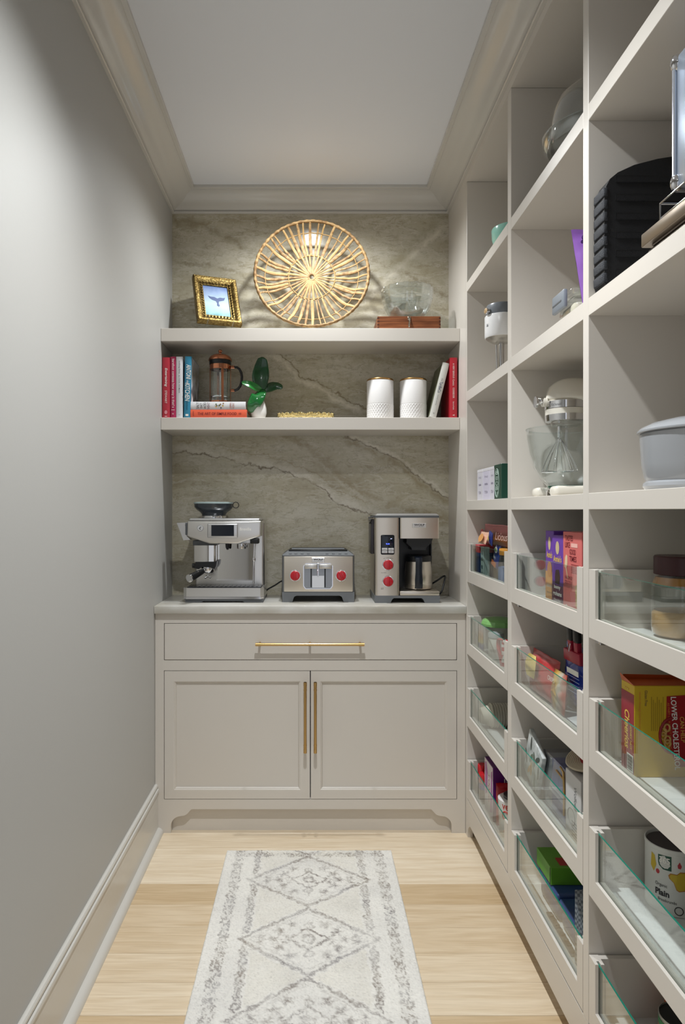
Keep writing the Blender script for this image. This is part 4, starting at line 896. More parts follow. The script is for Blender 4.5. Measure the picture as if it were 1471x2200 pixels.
# ================================================================ runner rug
def rug():
    x0, x1, y1, y0 = -0.322, 0.302, 2.583, 0.72
    step = 0.0035; nx = int((x1 - x0) / step) + 1; ny = int((y1 - y0) / step) + 1
    gx, gy = np.meshgrid(np.linspace(x0, x1, nx), np.linspace(y1, y0, ny))
    rs = np.random.RandomState(4)
    def vnoise(sx, sy, seed):
        r = np.random.RandomState(seed); fxs = (gx - x0) / sx; fys = (y1 - gy) / sy
        g = r.rand(int(fys.max()) + 3, int(fxs.max()) + 3); i = fys.astype(int); j = fxs.astype(int); a = fxs - j; b = fys - i
        a = a * a * (3 - 2 * a); b = b * b * (3 - 2 * b)
        return (g[i, j] * (1 - a) + g[i, j + 1] * a) * (1 - b) + (g[i + 1, j] * (1 - a) + g[i + 1, j + 1] * a) * b
    wob = (vnoise(0.012, 0.012, 1) - 0.5) * 0.014
    u = (gx - (x0 + x1) / 2) + wob; v = (y1 - gy) + (vnoise(0.012, 0.012, 2) - 0.5) * 0.014
    P = np.zeros_like(u)
    def line(d, w, s): np.maximum(P, s * np.clip(1.4 - np.abs(d) / w, 0, 1), out=P)
    per = 0.330; off = 0.043; ph = ((v - off) / per) % 1.0; s = ph - 0.5
    au = np.abs(u); dd = au / 0.215 + np.abs(s) / 0.5
    line((dd - 0.97) * 0.18, 0.0095, 0.8); line((dd - 0.84) * 0.18, 0.0035, 0.35)
    inside = dd < 0.9
    sv = s * per
    # central medallion
    dm = au / 0.062 + np.abs(sv) / 0.050
    line((dm - 1) * 0.05, 0.0055, 0.9)
    line((np.hypot(u, sv) - 0.016), 0.006, 0.7)
    line(np.hypot(u / 1.0, np.abs(sv) - 0.066) - 0.012, 0.004, 0.6)
    line(np.where(np.abs(sv) < 0.1, u, 9), 0.002, 0.55 )
    for fx_, fy_, r_ in ((0.088, 0.038, 0.017), (0.105, 0.002, 0.014), (0.052, 0.073, 0.016), (0.145, 0.014, 0.013), (0.070, 0.016, 0.009)):
        q = np.hypot(au - fx_, np.abs(sv) - fy_); pet = 1 + 0.35 * np.cos(5 * np.arctan2(np.abs(sv) - fy_, au - fx_))
        np.maximum(P, 0.9 * np.clip(1.25 - q / (r_ * pet), 0, 1) * inside, out=P)
    line(np.where((au > 0.06) & (au < 0.16), sv, 9), 0.0025, 0.5)
    # side guard stripes between the diamonds and outer border
    g1 = (np.abs(au - 0.188) < 0.012) & (dd > 1.08)
    P = np.maximum(P, g1 * (0.25 + 0.55 * (np.sin(v * 190) * np.sin(u * 420) > -0.1)))
    g2 = (np.abs(au - 0.258) < 0.017) | ((v > 0.018) & (v < 0.05) & (au < 0.262))
    P = np.maximum(P, g2 * (0.12 + 0.62 * (np.sin(v * 150 + 1.5 * np.sin(u * 300)) * np.sin(u * 360 + v * 60) > 0.05)))
    corner = (dd > 1.06) & (au < 0.17)
    wear = 0.3 + 0.55 * vnoise(0.05, 0.05, 7) + 0.45 * vnoise(0.009, 0.007, 33); fine = rs.rand(*u.shape)
    P = P * np.clip(wear, 0, 1.1) * np.where(fine > 0.28, 1.0, 0.35)
    speck = (rs.rand(*u.shape) > 0.93) * 0.22
    ivory = np.array(lin('e4e1da')); cream = np.array(lin('e0dcd2')); taupe = np.array(lin('7b6d5f')); cool = np.array(lin('b9b7b5'))
    t = np.clip(P + speck, 0, 1)[..., None]
    basec = ivory * 1.0 + (cream - ivory) * (corner * (0.5 + 0.5 * vnoise(0.03, 0.03, 9)))[..., None] + (cool - ivory) * (0.35 * np.clip(vnoise(0.09, 0.09, 12) - 0.3, 0, 1))[..., None]
    tc = taupe + (np.array(lin('8d8a8c')) - taupe) * vnoise(0.07, 0.07, 15)[..., None]
    col = basec * (1 - t) + tc * t
    col *= (0.93 + 0.14 * rs.rand(*u.shape))[..., None]
    gz = 0.0088 + 0.0022 * rs.rand(*u.shape) + 0.001 * vnoise(0.01, 0.01, 21)
    ed = np.minimum(np.minimum(gx - x0, x1 - gx), np.minimum(y1 - gy, gy - y0)); gz = np.where(ed < 0.001, 0.0012, gz)
    jx = (rs.rand(*u.shape) - 0.5) * 0.002; jy = (rs.rand(*u.shape) - 0.5) * 0.002
    verts = np.stack([gx + jx, gy + jy, gz], -1).reshape(-1, 3)
    idx = np.arange(nx * ny).reshape(ny, nx)
    faces = np.stack([idx[:-1, :-1], idx[1:, :-1], idx[1:, 1:], idx[:-1, 1:]], -1).reshape(-1, 4)
    me = bpy.data.meshes.new('runner_rug'); me.vertices.add(len(verts)); me.vertices.foreach_set('co', verts.ravel())
    me.loops.add(faces.size); me.loops.foreach_set('vertex_index', faces.ravel()); me.polygons.add(len(faces))
    me.polygons.foreach_set('loop_start', np.arange(0, faces.size, 4)); me.update(calc_edges=True)
    ca = me.color_attributes.new('yarn', 'FLOAT_COLOR', 'POINT')
    ca.data.foreach_set('color', np.concatenate([col.reshape(-1, 3), np.ones((len(verts), 1))], 1).ravel())
    m = bpy.data.materials.new('woven_wool_yarn'); m.use_nodes = True; nt = m.node_tree; p = nt.nodes['Principled BSDF']; p.inputs['Roughness'].default_value = 0.95; p.inputs['Specular IOR Level'].default_value = 0.1
    at_ = nt.nodes.new('ShaderNodeAttribute'); at_.attribute_name = 'yarn'; nt.links.new(at_.outputs['Color'], p.inputs['Base Color'])
    me.materials.append(m)
    return tag(link('runner_rug', me), 'faded ivory and taupe runner rug with diamond medallions on the oak floor', 'rug')
rug()

# ================================================================ helpers for the shelving contents
def xin(px, r, Y):
    """distance X at which a round thing of radius r centred at depth Y has its visible side on picture column px"""
    a = math.atan((px - VX) / F); t = a
    for _ in range(8): t = a + math.asin(r / (Y / math.cos(t)))
    return Y * math.tan(t)
SA, SB, SC = 2.2013, 1.7683, 1.3333
FL = [z - 0.1297 for z in DTOP]
def pouch(parent, w, h, t, m, name='bag', seed=1, taper=0.0, crimp=0.06, lean=0.0, wr=0.006, nu=22, nv=26):
    """pillow bag: width along x, front toward -y, standing on z = 0"""
    def make(sgn):
        def fn(u, v):
            x = (u - 0.5) * w * (1 - taper * (1 - v)); e = (math.sin(math.pi * min(max(u, 0), 1)) ** 0.55) * (max(0, math.sin(math.pi * min(1, max(0, (v - 0.0) / (1 - crimp))) * 0.985 + 0.02)) ** 0.5 if v < 1 - crimp else 0.03)
            n_ = noise.noise(Vector((u * 5 + seed * 7, v * 6, sgn * 3))) + 0.5 * noise.noise(Vector((u * 11 + seed * 3, v * 13, sgn)))
            y = sgn * (t / 2 * e + wr * n_ * e) + 0.0004 * sgn
            return (x, y + lean * v * h, v * h + 0.002 * n_ * (v > 0.05))
        return fn
    b = B().grid(make(-1), nu, nv); g2 = B().grid(make(1), nu, nv)
    b.add(g2.v, [q[::-1] for q in g2.f])
    return b.done(name, m, parent, smooth=60)
def carton(label, cat, loc, w, h, d, m, rz=-90, name='carton', group=None, top=None, rot=None):
    o = thing(name, label, cat, loc, rz, group, rot)
    b = B().rbox(-w / 2, w / 2, 0, d, 0, h, 0.0012, 1)
    b.done('box_body', m, o, smooth=30)
    return o, frame_map((0, 0, 0), (1, 0, 0), (0, 0, 1), 0.0004)
def film(name, col, rough=0.3): return mat(name, col, rough, spec=0.6, coat=0.3)

# ================================================================ cubbies
# --- teal bowl, farthest top cubby
tY = 2.40; tX = xin(1055, 0.07, tY)
tb_ = thing('teal_bowl', 'pale teal glass bowl high in the far top cubby', 'bowl', (tX, tY, SA))
B().lathe([(0.035, 0.0), (0.045, 0.003), (0.060, 0.022), (0.068, 0.048), (0.070, 0.078), (0.069, 0.082), (0.067, 0.080), (0.064, 0.048), (0.055, 0.022), (0.001, 0.008)], 40).done('bowl_wall', mat('teal_glass', '8fc4b4', 0.15, spec=0.6), tb_, smooth=50)
B().lathe([(0.036, 0.0), (0.040, 0.0), (0.040, 0.005), (0.036, 0.005)], 40, closed=True).done('foot_ring', mat('teal_glass', ''), tb_, smooth=40)
# --- white appliance head on a chrome stem
bY = 2.50; bX = xin(1040.5, 0.060, bY)
bl = thing('hand_blender', 'white and grey hand blender standing on its chrome shaft in the far middle cubby', 'blender', (bX, bY, SB))
B().lathe([(0.050, 0.153), (0.058, 0.157), (0.060, 0.163), (0.060, 0.233), (0.0585, 0.2365), (0.054, 0.2365)], 40).done('motor_body', mat('gloss_white_plastic', 'e8e8e8', 0.22), bl, smooth=40)
B().lathe([(0.0535, 0.237), (0.0545, 0.239), (0.0545, 0.270), (0.052, 0.276), (0.040, 0.279), (0.001, 0.280)], 40).done('cap', mat('blue_grey_plastic', '70757b', 0.35), bl, smooth=40)
B().lathe([(0.022, 0.138), (0.034, 0.141), (0.048, 0.149), (0.056, 0.156), (0.05, 0.157)], 40).done('collar', mat('silver_plastic', 'a9a59c', 0.3, 0.6), bl, smooth=40)
B().tube([(-0.052, -0.02, 0.250), (-0.064, -0.024, 0.250)], 0.0105, 16).done('button', CHROME, bl, smooth=40)
B().tube([(0, 0, 0.003), (0, 0, 0.142)], 0.010, 16).tube([(-0.016, -0.004, 0.003), (-0.020, -0.004, 0.132)], 0.0035, 10).done('shaft', CHROME, bl, smooth=50)
B().lathe([(0.034, 0.0), (0.036, 0.006), (0.020, 0.018), (0.010, 0.024)], 32).done('blade_guard', CHROME, bl, smooth=40)
patch([(-0.006, -0.006), (-0.002, 0.006), (0.002, -0.004), (0.006, 0.006), (0.004, -0.007)], lambda x, y: (-0.0604 * math.cos(0.35 + x / 0.06), -0.0604 * math.sin(0.35 + x / 0.06), 0.2 + y), INKG, bl, 'logo')
# --- tea tins
tins = [(2.690, 0.084, 'white_tin', 'cfcdd6', 'farthest of the white tea tins in the far lower cubby'), (2.603, 0.099, 'lavender_tin', 'cfcbdc', 'wide pale lavender tea tin in the middle of the tin row'), (2.502, 0.066, 'white_tin', 'd2ccce', 'narrow white tea tin next to the green tin')]
for i, (yf, w, mn, c, lab) in enumerate(tins):
    o, fm_ = carton(lab, 'tin', (0.652, yf - w / 2, SC), w, 0.117, 0.10, mat(mn, c, 0.35), name='tea_tin', group='tea tins in the far lower cubby')
    B().rbox(-w / 2 - 0.0006, w / 2 + 0.0006, -0.0006, 0.1006, 0.108, 0.1195, 0.0015, 1).done('tin_lid', mat('white_tin_lid', 'dcdadf', 0.3), o)
    for k, yy in enumerate((0.088, 0.060, 0.030)):
        text(('(o)', '~~~', 'TEA')[k], w * 0.45, 0.010, lambda x, y, yy=yy: fm_(x, y + yy), mat('mauve_ink', '8d869a', 0.6), o)
o, fm_ = carton('dark green tea tin with a pale ornament, nearest of the tin row', 'tin', (0.650, 2.433 - 0.047, SC), 0.094, 0.119, 0.10, mat('bottle_green_tin', '0e3f31', 0.3), name='tea_tin', group='tea tins in the far lower cubby')
B().rbox(-0.0476, 0.0476, -0.0006, 0.1006, 0.111, 0.1225, 0.0015, 1).done('tin_lid', mat('bottle_green_tin', ''), o)
PALE = mat('pale_green_ink', 'b9cfc2', 0.5)
for yy, s in ((0.094, '8'), (0.074, '@'), (0.056, 'O'), (0.040, '8'), (0.020, 'UI')): text(s, 0.030, 0.015, lambda x, y, yy=yy: fm_(x - 0.012, y + yy), PALE, o)
b = B().tube([fm_(-0.012 + x, 0.058 + y) for x, y in oval(0, 0, 0.026, 0.050, 40)], 0.0009, 5, closed=True).done('ornament', PALE, o, smooth=60)
# --- cake stand with dome
cY = 1.85; cX = xin(1163.5, 0.142, cY)
cs = thing('cake_stand', 'clear glass domed cake stand high in the middle top cubby', 'cake stand', (cX, cY, SA))
B().lathe([(0.070, 0.0), (0.072, 0.004), (0.040, 0.012), (0.016, 0.030), (0.013, 0.060), (0.020, 0.074), (0.060, 0.080), (0.11, 0.081), (0.128, 0.079), (0.138, 0.089), (0.142, 0.112), (0.1405, 0.113), (0.1355, 0.090), (0.126, 0.084), (0.001, 0.0845)], 64).done('plate', CUT, cs, smooth=50)
B().lathe([(0.118, 0.086), (0.120, 0.088), (0.119, 0.150), (0.114, 0.185), (0.100, 0.215), (0.075, 0.238), (0.040, 0.250), (0.0001, 0.254)], 64).done('dome', CUT, cs, smooth=60)
B().tube([(0.141 * math.cos(2 * math.pi * k / 64), 0.141 * math.sin(2 * math.pi * k / 64), 0.112) for k in range(64)], 0.0018, 6, closed=True).done('rim', CUT, cs, smooth=60)
B().ball((0, 0, 0.270), 0.016, 0.016, 0.015, 18, 12).tube([(0, 0, 0.252), (0, 0, 0.262)], 0.007, 12).done('knob', CLEAR, cs, smooth=60)
# --- purple bag and glass container
PURP = film('violet_film', '8a5bb0', 0.35)
o = thing('snack_bag', 'violet snack bag with dark swirls in the middle row behind the clip-lid container', 'bag', (0.702, 1.652, SB))
pouch(o, 0.150, 0.205, 0.05, PURP, seed=3, taper=0.42, crimp=0.10)
INKP = mat('deep_violet_ink', '3d1566', 0.5)
for i, (sx, sz, r) in enumerate(((-0.050, 0.178, 0.008), (-0.036, 0.170, 0.012), (-0.046, 0.156, 0.008), (-0.030, 0.148, 0.008), (-0.055, 0.168, 0.004))):
    B().tube([(sx + r * (1 - k / 40) * math.cos(k * 0.28), -0.020, sz + r * (1 - k / 40) * math.sin(k * 0.28)) for k in range(30)], 0.0016, 5).done('swirl_print', INKP, o, smooth=60)
gc = thing('storage_container', 'small glass food container with a grey clip lid in the middle row', 'container', (0.648, 1.70, SB))
B().rbox(0.0, 0.16, 0.0, 0.105, 0.0, 0.068, 0.02, 4).done('glass_body', CLEAR, gc, smooth=50)
B().rbox(0.006, 0.154, 0.006, 0.099, 0.004, 0.052, 0.016, 3).done('contents', mat('cream_flour', 'cfc8b4', 0.8), gc, smooth=50)
B().rbox(-0.003, 0.163, -0.003, 0.108, 0.068, 0.082, 0.006, 3).done('lid', AQUA, gc, smooth=50)
B().lathe([(0.045, 0.082), (0.048, 0.083), (0.048, 0.094), (0.046, 0.096), (0.001, 0.097)], 40, c=(0.070, 0.052)).done('vent', CLEAR, gc, smooth=40)
cg = B().rbox(-0.014, -0.003, 0.020, 0.105, 0.040, 0.086, 0.004, 2); cg.done('clip', mat('blue_grey_clip', '7d848c', 0.4), gc, smooth=40)
B().box(-0.0146, -0.0135, 0.036, 0.098, 0.058, 0.062).done('clip_slot', GREYP, gc, smooth=0)

# --- stand mixer
mY = 1.985; mX = 0.738
CREAM = mat('cream_enamel', 'ded9cd', 0.2, coat=0.3)
mx_ = thing('stand_mixer', 'cream stand mixer with a glass bowl and chrome band in the middle lower cubby', 'mixer', (mX, mY, SC))
def mz(zy): return 1.7083 - zy * 0.0001718 - SC
# base with two feet, column, head
B().rbox(-0.068, 0.20, -0.105, -0.050, 0.0, 0.030, 0.012, 4).rbox(-0.068, 0.20, 0.050, 0.105, 0.0, 0.030, 0.012, 4).rbox(0.10, 0.21, -0.10, 0.10, 0.0, 0.040, 0.018, 4).done('base', CREAM, mx_, smooth=50)
B().lathe([(0.055, 0.004), (0.055, 0.018), (0.050, 0.024), (0.001, 0.024)], 40).done('bowl_plate', CHROME, mx_, smooth=40)
B().rbox(0.115, 0.205, -0.048, 0.048, 0.03, 0.24, 0.022, 5).done('column', CREAM, mx_, smooth=50)
def headfn(u, v):
    a = 2 * math.pi * u; x = -0.058 + v * 0.272
    e = max(0.0, 1 - (max(0, 0.30 - v) / 0.30) ** 2.4) ** 0.5; e2 = max(0, 1 - (max(0, v - 0.75) / 0.25) ** 2.2) ** 0.5
    ry, rz = 0.062 * e * e2, 0.056 * e * e2
    zc_ = 0.287; z = zc_ + rz * math.sin(a) * (1.05 if math.sin(a) > 0 else 0.42)
    return (x, ry * math.cos(a), z)
B().grid(headfn, 36, 26, closed_u=True).done('head', CREAM, mx_, smooth=70)
B().lathe([(0.054, mz(610)), (0.0575, mz(590)), (0.0575, mz(570))], 48).done('head_throat', CREAM, mx_, smooth=40)
B().lathe([(0.0560, mz(702)), (0.0585, mz(700)), (0.0585, mz(580)), (0.0560, mz(577))], 48).done('trim_band', CHROME, mx_, smooth=30)
fmt = lambda x, y: (-0.0588 * math.cos(0.75 + x / 0.0588), -0.0588 * math.sin(0.75 + x / 0.0588), mz(645) + y)
text('Kitchenaid', 0.030, 0.008, fmt, INKG, mx_)
B().lathe([(0.050, mz(810)), (0.0575, mz(800)), (0.0575, mz(704)), (0.050, mz(700))], 48).done('planetary_housing', CREAM, mx_, smooth=40)
B().lathe([(0.052, mz(915)), (0.0565, mz(905)), (0.0580, mz(800)), (0.052, mz(798))], 48).done('planetary_ring', CHROME, mx_, smooth=40)
B().lathe([(0.036, mz(990)), (0.040, mz(985)), (0.042, mz(910)), (0.03, mz(905))], 40).done('planetary', mat('silver_plastic', ''), mx_, smooth=40)
B().tube([(-0.022, -0.01, mz(990)), (-0.022, -0.01, mz(1180))], [0.0055, 0.006], 14).done('beater_shaft', CHROME, mx_, smooth=50)
wk = B()
for k in range(6):
    a = math.pi * k / 6; r = 0.050
    pts = [(-0.022 + math.cos(a) * r * math.sin(math.pi * t) ** 0.8, -0.01 + math.sin(a) * r * math.sin(math.pi * t) ** 0.8, mz(1180) - (0.100 * (1 - abs(2 * t - 1) ** 1.6) if True else 0)) for t in [i / 24 for i in range(13)]]
    pts2 = [(-0.022 - (p[0] + 0.022), -0.01 - (p[1] + 0.01), p[2]) for p in pts]
    wk.tube(pts + pts2[::-1][1:], 0.0011, 5)
wk.done('whisk', CHROME, mx_, smooth=60)
B().tube([(-0.056, 0, 0.275), (-0.068, 0, 0.275)], 0.013, 20).done('hub', CREAM, mx_, smooth=50)
B().tube([(-0.066, 0, 0.280), (-0.074, 0, 0.280), (-0.078, 0, 0.280)], [0.010, 0.010, 0.009], 18).ball((-0.072, 0, 0.280), 0.011, 0.011, 0.011).done('hub_cover', CHROME, mx_, smooth=50)
B().tube([(-0.084, 0.0, 0.276), (-0.089, 0.0, 0.276)], 0.0165, 24).done('hub_knob', CHROME, mx_, smooth=40)
bo = [(0.048, mz(2030)), (0.052, mz(2010)), (0.053, mz(1985)), (0.068, mz(1900)), (0.088, mz(1700)), (0.101, mz(1450)), (0.1085, mz(1200)), (0.111, mz(1040))]
bi = [(r - 0.0045, z + 0.002) for r, z in bo[2:]][::-1]
B().lathe(bo + [(0.1095, mz(1028))] + bi + [(0.001, mz(1960))], 64).done('glass_bowl', AQUA, mx_, smooth=50)
B().lathe([(0.049, mz(2040)), (0.0525, mz(2025)), (0.0525, mz(1990)), (0.049, mz(1985))], 48, closed=True).done('bowl_foot', glass('green_bowl_foot', '8fc9bd', 2.5), mx_, smooth=40)
ha = R(-118)
hpth = [(0.104, mz(1200)), (0.124, mz(1165)), (0.142, mz(1180)), (0.146, mz(1350)), (0.140, mz(1550)), (0.122, mz(1740)), (0.096, mz(1800))]
B().tube(smoothpath([(r * math.cos(ha), r * math.sin(ha), z) for r, z in hpth], 6), 0.0085, 12, flat=0.7).done('bowl_handle', AQUA, mx_, smooth=60)
B().tube([(0.1105 * math.cos(2 * math.pi * k / 64), 0.1105 * math.sin(2 * math.pi * k / 64), mz(1030)) for k in range(64)], 0.0022, 6, closed=True).done('bowl_rim', AQUA, mx_, smooth=60)
B().add([(-0.06, -0.11, mz(975)), (0.05, -0.10, mz(985)), (0.05, -0.06, mz(985)), (-0.06, -0.06, mz(975)), (-0.06, -0.11, mz(960)), (0.05, -0.10, mz(970)), (0.05, -0.06, mz(970)), (-0.06, -0.06, mz(960))], [(3, 2, 1, 0), (4, 5, 6, 7), (0, 1, 5, 4), (1, 2, 6, 5), (2, 3, 7, 6), (3, 0, 4, 7)]).done('pouring_shield', AQUA, mx_, smooth=0)

# --- black ribbed case, silver case and trays in the near middle cubby
NAVY = mat('matte_black_case', '090a0e', 0.55, bump=(500, 0.5))
bc = thing('ribbed_case', 'large black hard case with a ribbed edge in the near middle-row cubby', 'case', (0.622, 1.466, SB))
hh_ = 0.268
prof_ = [(0.012, 0.0), (0.30, 0.0), (0.30, 0.288), (0.24, 0.290), (0.165, 0.288), (0.12, 0.281), (0.07, 0.268), (0.035, 0.252), (0.018, 0.238), (0.010, 0.222), (0.006, 0.20), (0.006, 0.02)]
B().prism(prof_, 'y', 0.0, 0.053).done('shell', NAVY, bc, smooth=30)
ribm = share(B().rbox(-0.001, 0.010, -0.0012, 0.050, 0.0, 0.0205, 0.003, 3), 'rib', mat('ribbed_rubber', '23272e', 0.5, bump=(700, 0.9)), 40)
for k in range(8): link('rib', ribm, bc, (0.004, 0.0, 0.016 + k * 0.0262), (0, R(-4 + k * 0.6), 0))
rr_ = B()
for k in range(6): rr_.rbox(0.03, 0.29, -0.0008, 0.0, 0.030 + k * 0.04, 0.045 + k * 0.04, 0.001, 1)
rr_.done('face_rib', NAVY, bc)
pan = thing('sheet_pan', 'dark metal pan under the bronze griddle in the near middle-row cubby', 'pan', (0.628, 1.16, SB))
B().rbox(0.006, 0.30, -0.13, 0.135, 0.0, 0.020, 0.008, 3).done('body', mat('dark_bronze', '4b4238', 0.35, 0.8), pan, smooth=50)
gd = thing('griddle', 'bronze griddle plate resting on the dark pan below the silver case', 'griddle', (0.626, 1.16, SB + 0.0205))
B().rbox(0.0, 0.30, -0.14, 0.14, 0.004, 0.030, 0.003, 2).done('plate', mat('bronze_metal', '857868', 0.35, 0.8), gd, smooth=40)
B().rbox(0.01, 0.28, -0.12, 0.12, 0.0, 0.0045, 0.002, 1).done('base', mat('dark_bronze', ''), gd)
ri = thing('wire_rack', 'small bright wire rack between the griddle and the silver case', 'rack', (0.640, 1.16, SB + 0.051))
fr = B()
for z in (0.002, 0.030):
    fr.tube([(-0.010, -0.10, z), (0.20, -0.10, z), (0.20, 0.075, z), (-0.010, 0.075, z)], 0.0018, 6, closed=True)
fr.done('wire_frame', CHROME, ri, smooth=60)
for p in ((-0.010, -0.10), (0.20, -0.10), (0.20, 0.075), (-0.010, 0.075)): B().tube([(p[0], p[1], 0.0), (p[0], p[1], 0.030)], 0.0016, 6).done('leg', CHROME, ri, smooth=60)
sc_ = thing('aluminium_case', 'upright silver aluminium case with metal corners at the right picture edge', 'case', (0.634, 1.155, SB + 0.0855))
ALU = mat('brushed_aluminium', 'c3cad6', 0.3, 0.9)
B().rbox(0.004, 0.20, -0.095, 0.043, 0.004, 0.236, 0.006, 2).done('shell', mat('pale_blue_panel', 'a9b4c4', 0.3, 0.7), sc_, smooth=40)
for yy in (-0.097, 0.041):
    for zz in (0.0, 0.232): B().rbox(0.0, 0.203, yy, yy + 0.008, zz, zz + 0.008, 0.002, 1).done('edge_rail', ALU, sc_)
    B().rbox(0.0, 0.008, yy, yy + 0.008, 0.0, 0.24, 0.002, 1).done('edge_rail', ALU, sc_)
    for zz in (0.016, 0.226): B().ball((0.008, yy + 0.004, zz), 0.012, 0.012, 0.016, 14, 10).done('corner_cap', CHROME, sc_, smooth=60)
# --- grey enamel roaster
rY = 1.30; rX = xin(1367, 0.130, rY)
ro = thing('enamel_pot', 'round blue-grey enamel pot with lid in the near lower cubby', 'pot', (rX, rY, SC))
ENA = mat('blue_grey_enamel', '9c9fa3', 0.18, coat=0.3)
B().lathe([(0.108, 0.0), (0.116, 0.002), (0.120, 0.008), (0.119, 0.014), (0.114, 0.018), (0.117, 0.024), (0.122, 0.05), (0.1255, 0.108), (0.124, 0.110), (0.118, 0.108), (0.112, 0.02), (0.001, 0.015)], 64).done('pot_body', ENA, ro, smooth=40)
B().lathe([(0.1265, 0.1105), (0.130, 0.112), (0.130, 0.115), (0.124, 0.121), (0.105, 0.130), (0.075, 0.137), (0.040, 0.141), (0.0001, 0.142)], 64).done('pot_lid', ENA, ro, smooth=40)
B().lathe([(0.014, 0.141), (0.011, 0.152), (0.018, 0.160), (0.016, 0.167), (0.001, 0.169)], 28).done('lid_knob', BLACK, ro, smooth=50)

# ================================================================ contents of the pull-out drawers
Z1, Z2, Z3, Z4 = FL
# ---- top drawer, far column
NB = mat('navy_carton', '27406f', 0.45)
o, fm_ = carton('tall navy carton with a red top in the far top drawer', 'carton', (0.646, 2.664, Z1), 0.060, 0.126, 0.055, NB)
B().rbox(-0.0303, 0.0303, -0.0003, 0.0553, 0.096, 0.127, 0.001, 1).done('red_band', mat('coral_red_print', 'c8464c', 0.45), o)
B().box(-0.0303, 0.0303, -0.0004, 0.0, 0.0, 0.018).done('teal_band', mat('teal_print', '1f6b66', 0.5), o, smooth=0)
o, fm_ = carton('slim pale teal carton beside the navy one in the far top drawer', 'carton', (0.648, 2.600, Z1), 0.040, 0.122, 0.024, mat('pale_teal_carton', 'bcd2ce', 0.45))
for k, yy in enumerate((0.10, 0.075, 0.045, 0.02)): text(('ll', 'o', '--', 'n')[k], 0.018, 0.014, lambda x, y, yy=yy: fm_(x, y + yy), mat('slate_ink', '3f5a5e', 0.6), o)
# blue packet
o = thing('snack_packet', 'small blue packet with an orange foot leaning in the far top drawer', 'packet', (0.664, 2.475, Z1 + 0.055), rot=(R(-6), R(14), R(-90)))
pouch(o, 0.062, 0.092, 0.010, film('royal_blue_film', '2a469c'), seed=5, wr=0.001)
patch(oval(0.004, 0.066, 0.017, 0.011), frame_map((0, -0.0085, 0), (1, 0, 0), (0, 0, 1)), INKW, o, 'white_badge'); patch(oval(0.004, 0.066, 0.010, 0.006), frame_map((0, -0.0092, 0), (1, 0, 0), (0, 0, 1)), mat('leaf_green_ink', '6f9a2d', 0.5), o, 'green_mark')
patch(rect(-0.028, 0.028, 0.004, 0.022), frame_map((0, -0.0075, 0), (1, 0, 0), (0, 0, 1)), mat('burnt_orange_print', 'c4662c', 0.5), o, 'orange_band')
text('bars', 0.028, 0.012, lambda x, y: frame_map((0.004, -0.0088, 0.040), (1, 0, 0), (0, 0, 1))(x, y), INKW, o)
o, fm_ = carton('plain taupe carton propping up the blue packet in the far top drawer', 'carton', (0.690, 2.490, Z1), 0.12, 0.128, 0.06, mat('taupe_carton', '7b7468', 0.6))
# bottle with amber cap
bX_, bY_ = 0.688, 2.520 - 0.16
bt = thing('plastic_bottle', 'squat clear bottle with an amber cap and blue label in the far top drawer', 'bottle', (0.674, 2.352, Z1))
B().lathe([(0.026, 0.0), (0.030, 0.004), (0.031, 0.02), (0.031, 0.074), (0.029, 0.086), (0.025, 0.100), (0.022, 0.106)], 32).done('bottle_body', CLEAR, bt, smooth=50)
B().lathe([(0.0315, 0.012), (0.0315, 0.066)], 32).done('label', mat('powder_blue_label', '7590c4', 0.5), bt, smooth=50)
B().lathe([(0.0265, 0.106), (0.028, 0.107), (0.028, 0.126), (0.0265, 0.129), (0.001, 0.130)], 32).done('cap', mat('amber_cap', 'c98a34', 0.3), bt, smooth=40)
tm = thing('glass_tumbler', 'short ribbed glass tumbler at the near end of the far top drawer', 'glass', (0.680, 2.250, Z1))
B().lathe([(0.026, 0.0), (0.028, 0.002), (0.033, 0.078), (0.0315, 0.079), (0.027, 0.010), (0.001, 0.008)], 40, rib=lambda a, h: 1 + 0.015 * math.cos(14 * a)).done('glass_wall', CLEAR, tm, smooth=50)
pb_ = thing('snack_pouch', 'long pink and brown pouch lying behind the bottle in the far top drawer', 'pouch', (0.683, 2.455, Z1 + 0.1295), -90)
PK = ramp_mat('pink_to_brown_print', 'Z', [(0.0, '6a3f1c'), (0.42, '8a5426'), (0.62, 'a0524c'), (0.8, 'c46f74'), (1.0, 'd98a8c')], 0.35, 0.0, 0.078, 0.25, 14)
pouch(pb_, 0.47, 0.078, 0.050, PK, seed=8, wr=0.003)
text('Licious', 0.15, 0.026, frame_map((0.10, -0.030, 0.040), (1, 0, 0), (0, 0, 1)), mat('pale_pink_ink2', 'd9b3a8', 0.5), pb_, shear=0.3)
patch(oval(0, 0, 0.026, 0.014), frame_map((-0.172, -0.027, 0.046), (1, 0, 0), (0, 0, 1)), mat('badge_red', 'b8242e', 0.4), pb_, 'round_badge'); text('NEW', 0.024, 0.008, frame_map((-0.172, -0.0275, 0.046), (1, 0, 0), (0, 0, 1)), INKW, pb_)
pp = thing('cookie_packet', 'peach packet with a round cookie print on top of the far top drawer', 'packet', (0.636, 2.560, Z1 + 0.136), rot=(R(-20), 0, R(-90)))
pouch(pp, 0.120, 0.046, 0.014, film('peach_film', 'e0b096'), seed=9, wr=0.002)
patch(oval(0.012, 0.020, 0.032, 0.016), frame_map((0, -0.0125, 0), (1, 0, 0), (0, 0, 1)), mat('cookie_print', 'd99a5a', 0.5), pp, 'cookie_print')
bx2 = thing('snack_packet', 'folded dark blue packet peeking out beside the peach packet', 'packet', (0.644, 2.462, Z1 + 0.137), rot=(0, R(12), R(-90)))
